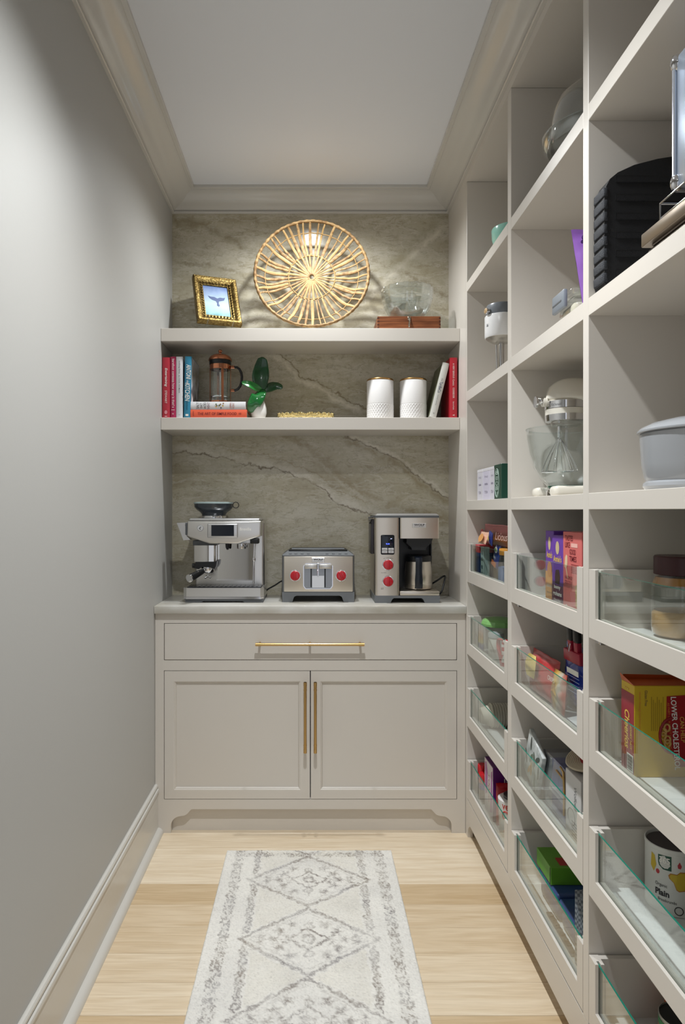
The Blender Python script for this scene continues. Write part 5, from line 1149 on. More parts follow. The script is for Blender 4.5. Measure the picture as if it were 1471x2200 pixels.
pouch(bx2, 0.050, 0.048, 0.012, film('ink_blue_film', '1d2a72'), seed=4, wr=0.001); patch([(0, 0.012), (0.008, 0.022), (0.0, 0.036), (-0.008, 0.022)], frame_map((0, -0.0095, 0), (1, 0, 0), (0, 0, 1)), INKY, bx2, 'drop_mark')

# ---- second drawer, far column
gjY = 2.60
gj = thing('storage_jar', 'wide clear jar with a green lid in the far second drawer', 'jar', (0.716, gjY, Z2))
B().lathe([(0.046, 0.0), (0.050, 0.005), (0.053, 0.04), (0.053, 0.108), (0.050, 0.112)], 48).done('jar_body', CLEAR, gj, smooth=50)
B().lathe([(0.060, 0.108), (0.070, 0.110), (0.071, 0.118), (0.066, 0.128), (0.054, 0.135), (0.03, 0.139), (0.001, 0.140)], 12).done('lid', mat('translucent_green_lid', '7fb56a', 0.25, spec=0.6), gj, smooth=20)
wj = thing('spice_jar', 'small white-labelled jar with a grey lid in the far second drawer', 'jar', (0.670, 2.485, Z2))
B().lathe([(0.024, 0.0), (0.027, 0.003), (0.027, 0.076), (0.023, 0.084)], 32).done('jar_body', mat('milky_plastic', 'cfcdc4', 0.3), wj, smooth=50)
B().lathe([(0.026, 0.084), (0.0275, 0.085), (0.0275, 0.100), (0.026, 0.102), (0.001, 0.102)], 32).done('lid', mat('pale_grey_lid', '9ea4a6', 0.35), wj, smooth=40)
wl = lambda x, y: (0.672 * 0 - 0.0273 * math.cos(0.9 + x / 0.027), -0.0273 * math.sin(0.9 + x / 0.027), 0.04 + y)
text('HERBS', 0.026, 0.010, wl, mat('brown_ink', '6d5340', 0.6), wj)
cp = thing('sprinkle_packet', 'yellow and purple packet at the far end of the far second drawer', 'packet', (0.651, 2.630, Z2), -90)
pouch(cp, 0.070, 0.104, 0.012, ramp_mat('fruit_packet_print', 'Z', [(0.0, '5d5b96'), (0.3, '6f6aa0'), (0.38, 'cdb75a'), (0.6, 'cf9a56'), (0.8, 'a98f86'), (1.0, 'b7a79c')], 0.35, 0.0, 0.108, 0.2, 40), seed=6, wr=0.002)
# peppermint treats
CANDY_R = mat('candy_red', 'c2142c', 0.25); CANDY_W = mat('candy_white', 'efe6e4', 0.35)
def cane(label, loc, rz, flip=1, L=0.085, R_=0.016):
    o = thing('candy_cane', label, 'candy', loc, rz, 'candy canes in the far second drawer')
    path = [(0, 0, z) for z in np.linspace(0, L, 14)] + [(R_ - R_ * math.cos(a), 0, L + R_ * math.sin(a)) for a in np.linspace(0.25, math.pi, 10)]
    for i in range(len(path) - 1): B().tube([path[i], path[i + 1]], 0.0062, 10).done('stripe', CANDY_R if (i // 2) % 2 else CANDY_W, o, smooth=60)
    return o
cane('red and white striped candy cane nearest the green-lidded jar', (0.655, 2.335, Z2 + 0.001), -70)
cane('red and white striped candy cane at the near end of the far second drawer', (0.668, 2.220, Z2 + 0.001), -100, L=0.095)
mw = thing('candy_bag', 'clear bag of pink and white peppermints in the far second drawer', 'bag', (0.715, 2.264, Z2), -90)
pouch(mw, 0.14, 0.128, 0.06, mat('pink_speckled_candy', 'e6b9be', 0.35, var=((70, 70, 70), 'f2e8e6')), seed=12, wr=0.006)
sn = thing('ornament_ball', 'white round ornament in front of the peppermints in the far second drawer', 'ornament', (0.656, 2.272, Z2))
B().ball((0, 0, 0.052), 0.021, 0.021, 0.022, 24, 16).lathe([(0.014, 0.0), (0.016, 0.004), (0.008, 0.032)], 24).done('ball', mat('frosted_white', 'dcdad8', 0.5), sn, smooth=60)
B().tube([(-0.014 * math.cos(t), -0.017, 0.030 - 0.006 * math.sin(t)) for t in np.linspace(0, math.pi, 10)], 0.004, 8).done('scarf', CANDY_R, sn, smooth=60)
rbw = thing('ribbon_curl', 'curved red plastic ribbon by the candy cane in the far second drawer', 'ribbon', (0.658, 2.385, Z2))
B().tube(smoothpath([(0.01, -0.012, 0.096), (0.0, 0.014, 0.094), (0.0, 0.024, 0.076), (0.0, 0.014, 0.052), (0.002, -0.004, 0.030), (0.004, -0.010, 0.0045)], 5), 0.0075, 10, flat=0.5).done('band', mat('coral_ribbon', 'b8383c', 0.4), rbw, smooth=60)

# ---- third drawer, far column: nested cups lying down, small box
CUPM = mat('ivory_paper_cup', 'cbc5b6', 0.6)
cup_b = B()
def cupprof(n=40):
    pr_ = [(0.0270, 0.0), (0.0295, 0.002), (0.0405, 0.038), (0.0465, 0.0385), (0.0465, 0.0415), (0.0395, 0.0410), (0.0285, 0.005), (0.001, 0.005)]
    b_ = B().lathe([(0.001, 0.0)] + pr_, n); b_.move(Matrix.Rotation(R(90), 4, 'Y')); return b_
cup_me = share(cupprof(), 'paper_cup', CUPM, 45)
for k in range(12):
    co = link('paper_cup', cup_me, None, (0.646 + k * 0.0098, 2.618, Z3 + 0.0467))
    tag(co, 'ivory paper cup lying in the far third drawer, %s of the nested row' % ('first second third fourth fifth sixth seventh eighth ninth tenth eleventh twelfth'.split()[k]), 'cup', 'nested paper cups')
o, fm_ = carton('small open ivory carton at the near end of the far third drawer', 'carton', (0.646, 2.262, Z3), 0.062, 0.098, 0.05, mat('ivory_carton', 'cfc9bb', 0.6))
B().box(-0.026, 0.026, 0.006, 0.044, 0.0985, 0.0990).done('opening_shade', mat('carton_shadow', '6a655b', 0.9), o, smooth=0)  # dark sheet on the closed top, paints the shade inside the carton
for k, yy in enumerate((0.07, 0.05, 0.03)): text('= = =', 0.035, 0.005, lambda x, y, yy=yy: fm_(x, y + yy), mat('sand_ink', 'a1927a', 0.6), o)

# ---- bottom drawer, far column
REDC = mat('red_cap', 'd1202a', 0.3)
for i, (yy, xx, hh, lab) in enumerate(((2.668, 0.668, 0.128, 'red-capped spice bottle at the far end of the far bottom drawer'), (2.618, 0.660, 0.112, 'shorter red-capped spice bottle beside the tall one in the far bottom drawer'))):
    sb_ = thing('spice_bottle', lab, 'bottle', (xx, yy, Z4), group='red-capped spice bottles')
    B().lathe([(0.017, 0.0), (0.0195, 0.003), (0.0195, hh - 0.044), (0.017, hh - 0.036)], 28).done('bottle_body', CLEAR, sb_, smooth=50)
    B().lathe([(0.0175, 0.001), (0.0175, hh - 0.060)], 28).done('contents', mat('crushed_spice', 'a79a8e', 0.8, var=((200, 200, 200), '7a5648')), sb_, smooth=50)
    B().lathe([(0.018, hh - 0.036), (0.0195, hh - 0.034), (0.0195, hh - 0.003), (0.018, hh), (0.001, hh)], 28).done('cap', REDC, sb_, smooth=40)
    B().lathe([(0.0199, hh - 0.058), (0.0199, hh - 0.040)], 28).done('neck_label', mat('violet_label', '5a4396', 0.5), sb_, smooth=50)
PUR = mat('deep_purple_carton', '5a1768', 0.4)
o = thing('variety_box', 'purple variety carton marked 18 PACK in the far bottom drawer', 'carton', (0.650, 2.450, Z4))
B().rbox(0.0, 0.17, 0.0, 0.118, 0.0, 0.195, 0.0012, 1).done('box_body', PUR, o, smooth=30)
B().box(-0.0005, 0.0, 0.002, 0.116, 0.002, 0.193).done('white_side', mat('white_side_print', 'd9cfd2', 0.5), o, smooth=0)
fs_ = frame_map((-0.0005, 0.059, 0.0), (0, -1, 0), (0, 0, 1), 0.0004)
patch([(-0.045, 0.06), (-0.02, 0.075), (-0.012, 0.150), (-0.03, 0.185), (-0.05, 0.18)], fs_, mat('magenta_wash', 'b072a4', 0.5), o, 'pink_swash'); patch([(0.02, 0.02), (0.05, 0.03), (0.05, 0.18), (0.035, 0.17), (0.03, 0.10)], fs_, mat('magenta_wash', ''), o, 'pink_swash')
text('COOKIES', 0.10, 0.020, lambda x, y: frame_map((-0.0005, 0.052, 0.10), (0, 0, -1), (0, -1, 0), 0.0005)(x, y), mat('brick_ink', 'b0483c', 0.5), o)
fp_ = frame_map((0, 0, 0), (1, 0, 0), (0, 0, 1), 0.0005)
text('18', 0.020, 0.016, lambda x, y: fp_(x + 0.050, y + 0.148), INKW, o, bold=0.02); text('PACK', 0.020, 0.006, lambda x, y: fp_(x + 0.050, y + 0.133), INKW, o, bold=0.02)
rbp = thing('red_pouch', 'shiny red pouch behind the white tub in the far bottom drawer', 'pouch', (0.705, 2.428, Z4), 0)
pouch(rbp, 0.10, 0.150, 0.022, film('glossy_red_film', 'a5121c', 0.2), seed=14, wr=0.006)
tubo = thing('snack_tub', 'white tub with red lettering and a dark lid in the far bottom drawer', 'tub', (0.697, 2.358, Z4))
B().lathe([(0.045, 0.0), (0.048, 0.003), (0.053, 0.125), (0.050, 0.127)], 40).done('tub_body', mat('gloss_white_tub', 'e3dfdd', 0.3), tubo, smooth=50)
B().lathe([(0.036, 0.127), (0.040, 0.128), (0.040, 0.137), (0.036, 0.139), (0.001, 0.139)], 40, c=(0.006, 0)).done('lid', mat('dark_brown_lid', '3a2d2a', 0.35), tubo, smooth=40)
tw = lambda z0, a0: (lambda x, y: (-0.0520 * math.cos(a0 + x / 0.052) * (0.94 + z0), -0.0520 * math.sin(a0 + x / 0.052) * (0.94 + z0), y))
for s, zz, w, h in (('ver', 0.108, 0.040, 0.018), ('JO', 0.045, 0.030, 0.050)):
    base_r = 0.0484 + (zz / 0.127) * 0.0050
    text(s, w, h, lambda x, y, zz=zz, r=base_r: (-(r + y * 0.045) * math.cos(0.85 + x / r), -(r + y * 0.045) * math.sin(0.85 + x / r), zz + y), mat('tomato_ink', 'c0392f', 0.45), tubo, bold=0.02)
B().tube([(-(0.0532) * math.cos(0.75 + 0.22 * math.cos(t)), -0.0532 * math.sin(0.75 + 0.22 * math.cos(t)), 0.080 + 0.014 * math.sin(t)) for t in np.linspace(0.4, 5.6, 24)], 0.0022, 6).done('swirl_print', mat('tomato_ink', ''), tubo, smooth=60)

# ---- top drawer, middle column: biscuit boxes facing the aisle
PINK = mat('salmon_carton', 'd9706c', 0.4); INKD = mat('oxblood_ink', '7a1d26', 0.5)
o, fm_ = carton('salmon pink biscuit box reading TASTES LIKE GOOD TIMES in the middle top drawer', 'box', (0.650, 1.706, Z1), 0.122, 0.206, 0.062, PINK, name='biscuit_box')
for s, x, y, w, h in (('TASTES', -0.020, 0.190, 0.052, 0.014), ('LIKE', -0.030, 0.173, 0.032, 0.014), ('GOOD', 0.004, 0.156, 0.040, 0.014), ('TIMES', 0.006, 0.139, 0.046, 0.014)):
    text(s, w, h, lambda a, c, x=x, y=y: fm_(a + x, c + y), INKD, o, bold=0.02)
patch(rect(-0.006, 0.036, 0.168, 0.178), fm_, mat('pale_pink_flag', 'f0b9ae', 0.5), o, 'flag')
for k in range(6): patch(rect(-0.006, 0.044, 0.124 - k * 0.004, 0.1252 - k * 0.004), fm_, INKD, o, 'small_print')
sp_ = [(-0.050, 0.094), (-0.046, 0.118), (-0.038, 0.126), (-0.030, 0.122), (-0.030, 0.104), (-0.036, 0.092), (-0.026, 0.066), (-0.030, 0.064), (-0.042, 0.090)]
patch([(x, y + 0.022) for x, y in sp_], fm_, mat('spoon_print', 'e3c9a4', 0.5), o, 'spoon_print')
for s, x, y, w, h in (('HANDMADE', -0.022, 0.090, 0.050, 0.009), ('DELICIOUS', -0.022, 0.078, 0.050, 0.009)): text(s, w, h, lambda a, c, x=x, y=y: fm_(a + x, c + y), INKD, o)
for k in range(5): patch(oval(0.038, 0.028 + k * 0.0105, 0.015, 0.0075, 16), frame_map((0, -0.0002 * (k + 1), 0), (1, 0, 0), (0, 0, 1), 0.0004), mat('cookie_stack_%d' % (k % 2), ('c9a86c', 'd8bd86')[k % 2], 0.5), o, 'cookie_print')
text('3g', 0.022, 0.014, lambda a, c: fm_(a - 0.030, c + 0.014), INKW, o, bold=0.03)
VIO = mat('violet_carton', '6d3fa6', 0.4)
def annies(label, loc, w, h, lower, rz):
    o, fm_ = carton(label, 'box', loc, w, h, 0.05, VIO, rz=rz, name='biscuit_box', group='violet biscuit boxes in the middle top drawer')
    patch(oval(0.0, h * 0.83, w * 0.16, h * 0.09), fm_, mat('cream_oval', 'cdb88f', 0.5), o, 'oval_crest')
    text("Annie's", w * 0.72, h * 0.09, lambda a, c: fm_(a, c + h * 0.68), INKY, o, bold=0.02)
    return o, fm_
o, f_ = annies("violet biscuit box with Chocolate lettering beside the salmon box", (0.651, 1.810, Z1), 0.082, 0.194, 0, -90)
patch(rect(-0.041, 0.041, 0.0, 0.062), f_, mat('plum_print', '5a2440', 0.5), o, 'plum_band'); patch([(-0.016, 0.066), (0.014, 0.064), (0.020, 0.086), (0.012, 0.104), (-0.012, 0.102), (-0.018, 0.086)], f_, mat('chocolate_print', '4a2c20', 0.5), o, 'chocolate_print')
f2_ = frame_map((0, -0.0003, 0), (1, 0, 0), (0, 0, 1), 0.0004)
text('bunny', 0.046, 0.013, lambda a, c: f2_(a, c + 0.056), INKW, o, bold=0.02); text('grahams', 0.062, 0.015, lambda a, c: f2_(a, c + 0.038), INKW, o, bold=0.02); text('Chocolate', 0.048, 0.008, lambda a, c: f2_(a, c + 0.022), INKW, o)
o, f_ = annies("violet biscuit box with an orange lower panel, farthest of the boxes", (0.656, 1.885, Z1), 0.062, 0.204, 0, -90)
patch(rect(-0.031, 0.031, 0.0, 0.092), f_, mat('apricot_print', 'd99a50', 0.5), o, 'apricot_band'); patch(oval(0.002, 0.098, 0.018, 0.022), frame_map((0, -0.0003, 0), (1, 0, 0), (0, 0, 1), 0.0004), mat('apricot_deep', 'c97f38', 0.5), o, 'cracker_print')
text('honey', 0.044, 0.012, lambda a, c: f2_(a, c + 0.052), INKW, o); text('bunny', 0.040, 0.008, lambda a, c: f2_(a, c + 0.034), mat('brown_ink', ''), o)
vb_ = thing('snack_bag', 'dark indigo bag behind the violet boxes in the middle top drawer', 'bag', (0.742, 1.985, Z1), -60)
pouch(vb_, 0.11, 0.178, 0.05, film('indigo_film', '33208a'), seed=17, taper=0.3)
br = thing('snack_bag', 'crumpled dark brown bag showing behind the salmon box', 'bag', (0.770, 1.74, Z1), -90)
pouch(br, 0.22, 0.222, 0.07, film('dark_brown_film', '3b2a20', 0.35), seed=19, wr=0.010)

# ---- second drawer, middle column: crisp bags
rb_ = thing('crisp_bag', 'coral red crisp bag with a ridged crisp print in the middle second drawer', 'bag', (0.672, 1.992, Z2 + 0.005), rot=(R(-6), 0, R(-88)))
pouch(rb_, 0.205, 0.122, 0.050, film('coral_red_film', 'b23a3c', 0.28), seed=21, wr=0.008)
chip = B().grid(lambda u, v: ((u - 0.5) * 0.085 - 0.02, -0.032 - 0.002 * math.sin(u * 40) - 0.004 * math.sin(math.pi * v), 0.048 + v * 0.066), 40, 10)
chip.v = [((x + 0.02) * (1 - 0.5 * (abs(z - 0.081) / 0.04) ** 2.2) - 0.02, y, z) for x, y, z in chip.v]
chip.done('crisp_print', mat('ridged_crisp_yellow', 'd6bd72', 0.6), rb_, smooth=50)
kb = thing('crisp_bag', 'black and red crisp bag between the coral bag and the blue bag', 'bag', (0.664, 1.842, Z2 + 0.004), rot=(R(-4), 0, R(-89)))
pouch(kb, 0.090, 0.108, 0.028, ramp_mat('black_red_print', 'X', [(0.0, '1c1512'), (0.25, '7a1f16'), (0.45, 'c9a24a'), (0.62, 'b8b2a6'), (0.8, 'b03018'), (1.0, '6a140e')], 0.3, -0.085, 0.085, 0.5, 22), seed=22, wr=0.006)
text('CRISPS', 0.05, 0.012, frame_map((-0.01, -0.021, 0.084), (1, 0, 0), (0, 0, 1)), INKW, kb)
bb_ = thing('crisp_bag', 'royal blue bag rolled shut under a red clip in the middle second drawer', 'bag', (0.738, 1.800, Z2 + 0.005), rot=(R(3), 0, R(-87)))
pouch(bb_, 0.27, 0.172, 0.080, film('deep_blue_film', '1e3aa0', 0.25), seed=23, wr=0.010, crimp=0.10)
for k in range(5): patch(rect(-0.03, 0.055, 0.110 - k * 0.010, 0.1115 - k * 0.010), frame_map((0, -0.053, 0), (1, 0, 0), (0, 0, 1)), mat('pale_blue_ink', '9fb0dc', 0.5), bb_, 'small_print')
patch(rect(-0.02, 0.05, 0.116, 0.130), frame_map((0, -0.052, 0), (1, 0, 0), (0, 0, 1)), INKW, bb_, 'label')
cl_ = thing('bag_clip', 'red spring clip with black handles on the blue bag', 'clip', (0.716, 1.822, Z2 + 0.170), rot=(R(3), 0, R(-87)))
CR_ = mat('crimson_plastic', 'a31f38', 0.3)
B().rbox(-0.050, 0.050, -0.026, -0.006, -0.028, 0.004, 0.004, 2).done('jaw', CR_, cl_, smooth=40)
for s in (-0.018, 0.020):
    B().rbox(s - 0.011, s + 0.011, -0.024 + 0.1 * abs(s), -0.010 + 0.1 * abs(s), 0.0, 0.030, 0.003, 2).done('arm', CR_, cl_, smooth=40)
    B().rbox(s - 0.013, s + 0.013, -0.026 + 0.1 * abs(s), -0.008 + 0.1 * abs(s), 0.026, 0.072, 0.007, 3).done('handle', BLACK, cl_, smooth=40)
B().tube([(-0.006, -0.03, 0.022), (0.004, -0.032, 0.004), (0.010, -0.03, 0.026)], 0.0014, 6).done('spring', CHROME, cl_, smooth=60)

# ---- third drawer, middle column
npk = thing('napkin_packet', 'leaning packet of botanical print paper napkins in the middle third drawer', 'napkins', (0.646, 2.040, Z3 + 0.008), rot=(0, R(24), R(-90)))
NAP = mat('printed_napkin', 'cfd2d0', 0.5, var=((38, 38, 38), '9aa09f'))
B().rbox(-0.062, 0.062, 0.0, 0.014, 0.022, 0.168, 0.004, 2).done('napkin_stack', NAP, npk, smooth=40)
for (lx, lz, a, c) in ((0.01, 0.115, 30, '5f6b5c'), (-0.012, 0.10, -20, '6d7868'), (0.02, 0.085, 60, '8a9187'), (-0.028, 0.14, 10, '4f5550'), (0.034, 0.135, -40, '4f5550'), (0.0, 0.07, 15, 'c9a05a'), (-0.012, 0.058, -25, 'cfa566'), (0.04, 0.05, 20, '6d7868'), (-0.05, 0.075, 35, '5a605c'), (0.052, 0.105, 10, '5a605c')):
    pts = [(lx + math.cos(R(a)) * x - math.sin(R(a)) * y, lz + math.sin(R(a)) * x + math.cos(R(a)) * y) for x, y in oval(0, 0, 0.007, 0.022, 14)]
    patch(pts, frame_map((0, 0, 0), (1, 0, 0), (0, 0, 1), 0.0005), mat('leaf_print_' + c, c, 0.6), npk, 'leaf_print')
CLP = glass('clear_plastic_box', 'dfe1ea', 2.0)
cb_ = thing('plastic_box', 'clear plastic box of lavender paper with gold edging in the middle third drawer', 'box', (0.664, 1.872, Z3), -90)
B().rbox(-0.088, 0.088, 0.0, 0.125, 0.002, 0.150, 0.003, 1).done('box_wall', CLP, cb_, smooth=30)
B().rbox(-0.084, -0.030, 0.004, 0.120, 0.004, 0.140, 0.002, 1).done('pale_stack', mat('pale_card', 'c9cbc6', 0.6), cb_)
B().rbox(-0.028, 0.072, 0.004, 0.120, 0.004, 0.146, 0.002, 1).done('lavender_stack', mat('lavender_paper', '8f8fc0', 0.35, var=((20, 20, 20), '7d86b8')), cb_)
B().tube([(0.05, -0.001, 0.148), (0.072, -0.001, 0.142), (0.078, -0.001, 0.10), (0.076, -0.001, 0.03)], 0.003, 6).tube([(0.02, -0.001, 0.128), (0.074, -0.002, 0.124)], 0.0025, 6).done('gold_cord', BRASS, cb_, smooth=60)
o, fm_ = carton('white gift carton with dark vertical lettering in the middle third drawer', 'carton', (0.660, 1.726, Z3), 0.100, 0.165, 0.14, mat('white_gift_carton', 'd3d0d0', 0.45))
text('Wolford', 0.058, 0.016, lambda x, y: frame_map((0.016, 0, 0.110), (0, 0, -1), (1, 0, 0), 0.0005)(x, y), INKG, o)
for k in range(6): patch(rect(-0.008, 0.038, 0.045 - k * 0.0075, 0.047 - k * 0.0075), fm_, INKG, o, 'small_print')
b = B().tube([fm_(-0.010 + x, 0.055 + y) for x, y in oval(0, 0, 0.024, 0.020, 28)], 0.0006, 5, closed=True).done('ring_print', INKG, o, smooth=60)
hat = thing('straw_hat', 'small straw hat with a red band behind the clear plastic box', 'hat', (0.755, 1.760, Z3 + 0.152), rot=(R(0), R(-20), 0))
STR = mat('pale_straw_plait', 'bfb39c', 0.8, bump=(200, 0.6))
hb__ = B()
for k in range(9): hb__.tube([((0.044 + k * 0.0044) * math.cos(2 * math.pi * q / 48), (0.044 + k * 0.0044) * math.sin(2 * math.pi * q / 48), 0.045 + 0.001 * k) for q in range(48)], 0.0036, 6, closed=True)
hb__.done('brim', STR, hat, smooth=60)
B().lathe([(0.044, 0.044), (0.043, 0.070), (0.036, 0.080), (0.001, 0.083)], 40).done('crown', STR, hat, smooth=50)
B().lathe([(0.0452, 0.046), (0.0445, 0.066)], 40).done('band', mat('crimson_ribbon', 'a3141f', 0.5), hat, smooth=50)
dk = thing('folded_cloth', 'dark folded cloth at the back of the middle third drawer', 'cloth', (0.890, 1.72, Z3), -90)
pouch(dk, 0.26, 0.13, 0.10, mat('charcoal_cloth', '4a4546', 0.8, bump=(300, 0.4)), seed=31, wr=0.012, name='fold')

# ---- bottom drawer, middle column
BLUC = mat('denim_blue_plastic', '3c5486', 0.35)
def tub(label, loc, w, d, h, rz):
    o = thing('food_container', label, 'container', loc, rz, 'blue lidded food containers')
    B().rbox(-w / 2, w / 2, -d / 2, d / 2, 0.0, h * 0.72, 0.016, 4).done('tub_body', BLUC, o, smooth=50)
    B().rbox(-w / 2 - 0.004, w / 2 + 0.004, -d / 2 - 0.004, d / 2 + 0.004, h * 0.72, h, 0.008, 3).done('lid', mat('denim_blue_lid', '334a7c', 0.3), o, smooth=50)
    B().rbox(-w / 2 - 0.010, -w / 2 - 0.004, -0.03, 0.03, h * 0.45, h * 0.95, 0.002, 1).done('clip', mat('denim_blue_lid', ''), o)
tub('blue lidded container under the green carton in the middle bottom drawer', (0.752, 1.925, Z4), 0.15, 0.17, 0.080, -90)
tub('blue lidded container nearest in the middle bottom drawer', (0.735, 1.775, Z4), 0.13, 0.13, 0.074, -90)
GRN = mat('lime_green_carton', '5f9a2c', 0.4)
o = thing('green_carton', 'flat lime green carton with a picture on top in the middle bottom drawer', 'carton', (0.662, 1.892, Z4 + 0.0805))
B().rbox(0.0, 0.24, 0.0, 0.118, 0.0, 0.048, 0.001, 1).done('box_body', GRN, o, smooth=30)
B().box(-0.0006, 0.0, 0.002, 0.006, 0.001, 0.047).done('flap_gap', DARK, o, smooth=0)
tpf = frame_map((0, 0, 0.048), (1, 0, 0), (0, 1, 0), 0.0005)
patch(rect(0.03, 0.23, 0.012, 0.055), tpf, mat('tomato_red_print', 'a8322c', 0.5), o, 'food_print'); patch(oval(0.11, 0.075, 0.05, 0.022), tpf, mat('cream_oval', ''), o, 'food_print'); patch(oval(0.17, 0.08, 0.04, 0.016), tpf, mat('olive_print', '5a6a2c', 0.5), o, 'food_print')
tw_ = thing('kitchen_towel', 'grey checked towel hanging over the near end of the middle bottom drawer', 'towel', (0.674, 1.672, Z4))
CHK = bpy.data.materials.new('grey_check_cloth'); CHK.use_nodes = True
_nt = CHK.node_tree; _c = _nt.nodes.new('ShaderNodeTexChecker'); _t = _nt.nodes.new('ShaderNodeTexCoord'); _c.inputs['Scale'].default_value = 160
_c.inputs['Color1'].default_value = lin('5f6670') + (1,); _c.inputs['Color2'].default_value = lin('8f969e') + (1,)
_nt.links.new(_t.outputs['Object'], _c.inputs['Vector']); _nt.links.new(_c.outputs['Color'], _nt.nodes['Principled BSDF'].inputs['Base Color']); _nt.nodes['Principled BSDF'].inputs['Roughness'].default_value = 0.9
pouch(tw_, 0.06, 0.190, 0.045, CHK, seed=41, wr=0.006, name='fold')
dt_ = thing('wire_tray', 'black ridged tray lying in front of the nearest blue container', 'tray', (0.643, 1.740, Z4))
tr_ = B().rbox(0.0, 0.018, -0.03, 0.14, 0.0, 0.016, 0.004, 2)
for k in range(7): tr_.rbox(0.003, 0.015, -0.014 + k * 0.021, -0.008 + k * 0.021, 0.015, 0.022, 0.002, 1)
tr_.done('ridged_body', mat('black_tray_plastic', '1c1e22', 0.35), dt_, smooth=40)

# ---- near column drawers
jY = 1.405; jX = xin(1397, 0.056, jY)
pj = thing('peanut_butter_jar', 'big clear peanut butter jar with a brown lid in the near top drawer', 'jar', (jX, jY, Z1))
PBT = mat('peanut_butter', 'b98f58', 0.45)
B().lathe([(0.046, 0.0), (0.053, 0.006), (0.056, 0.020), (0.056, 0.098), (0.053, 0.114), (0.048, 0.124), (0.047, 0.132)], 48).done('jar_wall', CLEAR, pj, smooth=50)
B().lathe([(0.045, 0.002), (0.052, 0.007), (0.0545, 0.020), (0.0545, 0.048), (0.050, 0.054), (0.03, 0.050), (0.001, 0.047)], 48).done('contents', PBT, pj, smooth=50)
B().lathe([(0.0530, 0.108), (0.0515, 0.113), (0.0472, 0.123)], 48).done('smear', mat('peanut_smear', 'a9742a', 0.4), pj, smooth=50)
B().lathe([(0.0485, 0.128), (0.0505, 0.129), (0.0505, 0.164), (0.0485, 0.167), (0.001, 0.167)], 96, rib=lambda a, h: 1 + 0.006 * math.cos(48 * a)).done('lid', mat('maroon_lid', '3a1216', 0.35), pj, smooth=25)

CY_ = mat('cereal_yellow', 'cfa91f', 0.42, var=((5, 5, 5), 'd8b72e'))
ce = thing('cereal_box', 'yellow cereal box lying on its side with LOWER CHOLESTEROL banner in the near second drawer', 'box', (0.660, 1.398, Z2))
B().rbox(0.0, 0.29, 0.0, 0.058, 0.0, 0.187, 0.001, 1).done('box_body', CY_, ce, smooth=30)
B().box(-0.0006, 0.0, 0.001, 0.057, 0.001, 0.168).done('side_panel', mat('brick_red_print', '96303a', 0.45), ce, smooth=0)
fl_ = B().add([(0.0, 0.058, 0.187), (0.15, 0.058, 0.187), (0.15, 0.052, 0.196), (0.0, 0.050, 0.200)], [(0, 1, 2, 3), (3, 2, 1, 0)]).add([(0.0, 0.0, 0.187), (0.0, 0.058, 0.187), (-0.004, 0.058, 0.202), (-0.006, 0.02, 0.197)], [(0, 1, 2, 3), (3, 2, 1, 0)])
fl_.done('open_flap', mat('orange_flap', 'c25a2a', 0.45), ce, smooth=0)
B().box(0.002, 0.288, 0.003, 0.055, 0.1872, 0.1878).done('top_print', mat('orange_flap', ''), ce, smooth=0)
cf = frame_map((0, 0, 0), (1, 0, 0), (0, 0, 1), 0.0006)
ban = [(0.066, 0.166), (0.250, 0.178), (0.250, 0.016), (0.088, 0.022), (0.078, 0.045), (0.064, 0.085)]
patch(ban, cf, mat('banner_red', 'a3151d', 0.4), ce, 'banner')
cf2 = frame_map((0, -0.0003, 0), (1, 0, 0), (0, 0, 1), 0.0006)
def down(fm, x, z, tilt=0): return lambda a, c: fm(x + c + a * tilt, z - a)
text('LOWER CHOLESTEROL', 0.150, 0.0115, down(cf2, 0.084, 0.090, 0.06), INKW, ce, bold=0.02)
text('CAN HELP', 0.052, 0.0085, down(cf2, 0.0985, 0.098, 0.06), INKY, ce)
text('AS PART OF A HEART HEALTHY DIET', 0.110, 0.0045, down(cf2, 0.0725, 0.098, 0.06), mat('orange_ink', 'd98a3a', 0.5), ce)
text('Gluten Free', 0.032, 0.006, down(cf, 0.024, 0.162), mat('brown_ink', ''), ce); text('shown through hot heat process', 0.090, 0.006, down(cf, 0.011, 0.130), mat('orange_ink', ''), ce)
for k in range(7): patch(rect(0.034 + k * 0.004, 0.0355 + k * 0.004, 0.095, 0.165 - (k % 3) * 0.006), cf, mat('mustard_ink', 'ab8a1a', 0.5), ce, 'small_print')
B().tube([cf2(0.078 + 0.026 * math.cos(t), 0.086 + 0.036 * math.sin(t)) for t in np.linspace(1.6, 4.7, 18)], 0.003, 6).done('heart_bowl_print', mat('heart_red', '8c1220', 0.4), ce, smooth=60)
rc_ = random.Random(2)
for k in range(5):
    cx0, cz0 = 0.058 + rc_.uniform(0, 0.010), 0.070 + k * 0.008
    B().tube([cf2(cx0 + 0.006 * math.cos(t), cz0 + 0.0075 * math.sin(t)) for t in np.linspace(0, 2 * math.pi, 14)[:-1]], 0.0022, 6, closed=True).done('oat_ring_print', mat('oat_print', 'c9a05c', 0.5), ce, smooth=60)
sf = frame_map((-0.0006, 0.029, 0.0), (0, 0, -1), (0, -1, 0), 0.0005)
sfm = lambda x, z: (lambda a, c: frame_map((-0.0006, 0.029, 0.0), (0, 0, -1), (0, -1, 0), 0.0005)(a - z, c + x))
text('Cheerios', 0.080, 0.021, sfm(-0.001, 0.090), INKY, ce, bold=0.02, shear=0.15); text('HONEY NUT', 0.052, 0.007, sfm(0.016, 0.078), INKY, ce, bold=0.02)
sq = frame_map((-0.0006, 0.029, 0.0), (0, -1, 0), (0, 0, 1), 0.0005)
patch(rect(-0.002, 0.026, 0.006, 0.042), sq, INKW, ce, 'barcode_patch')
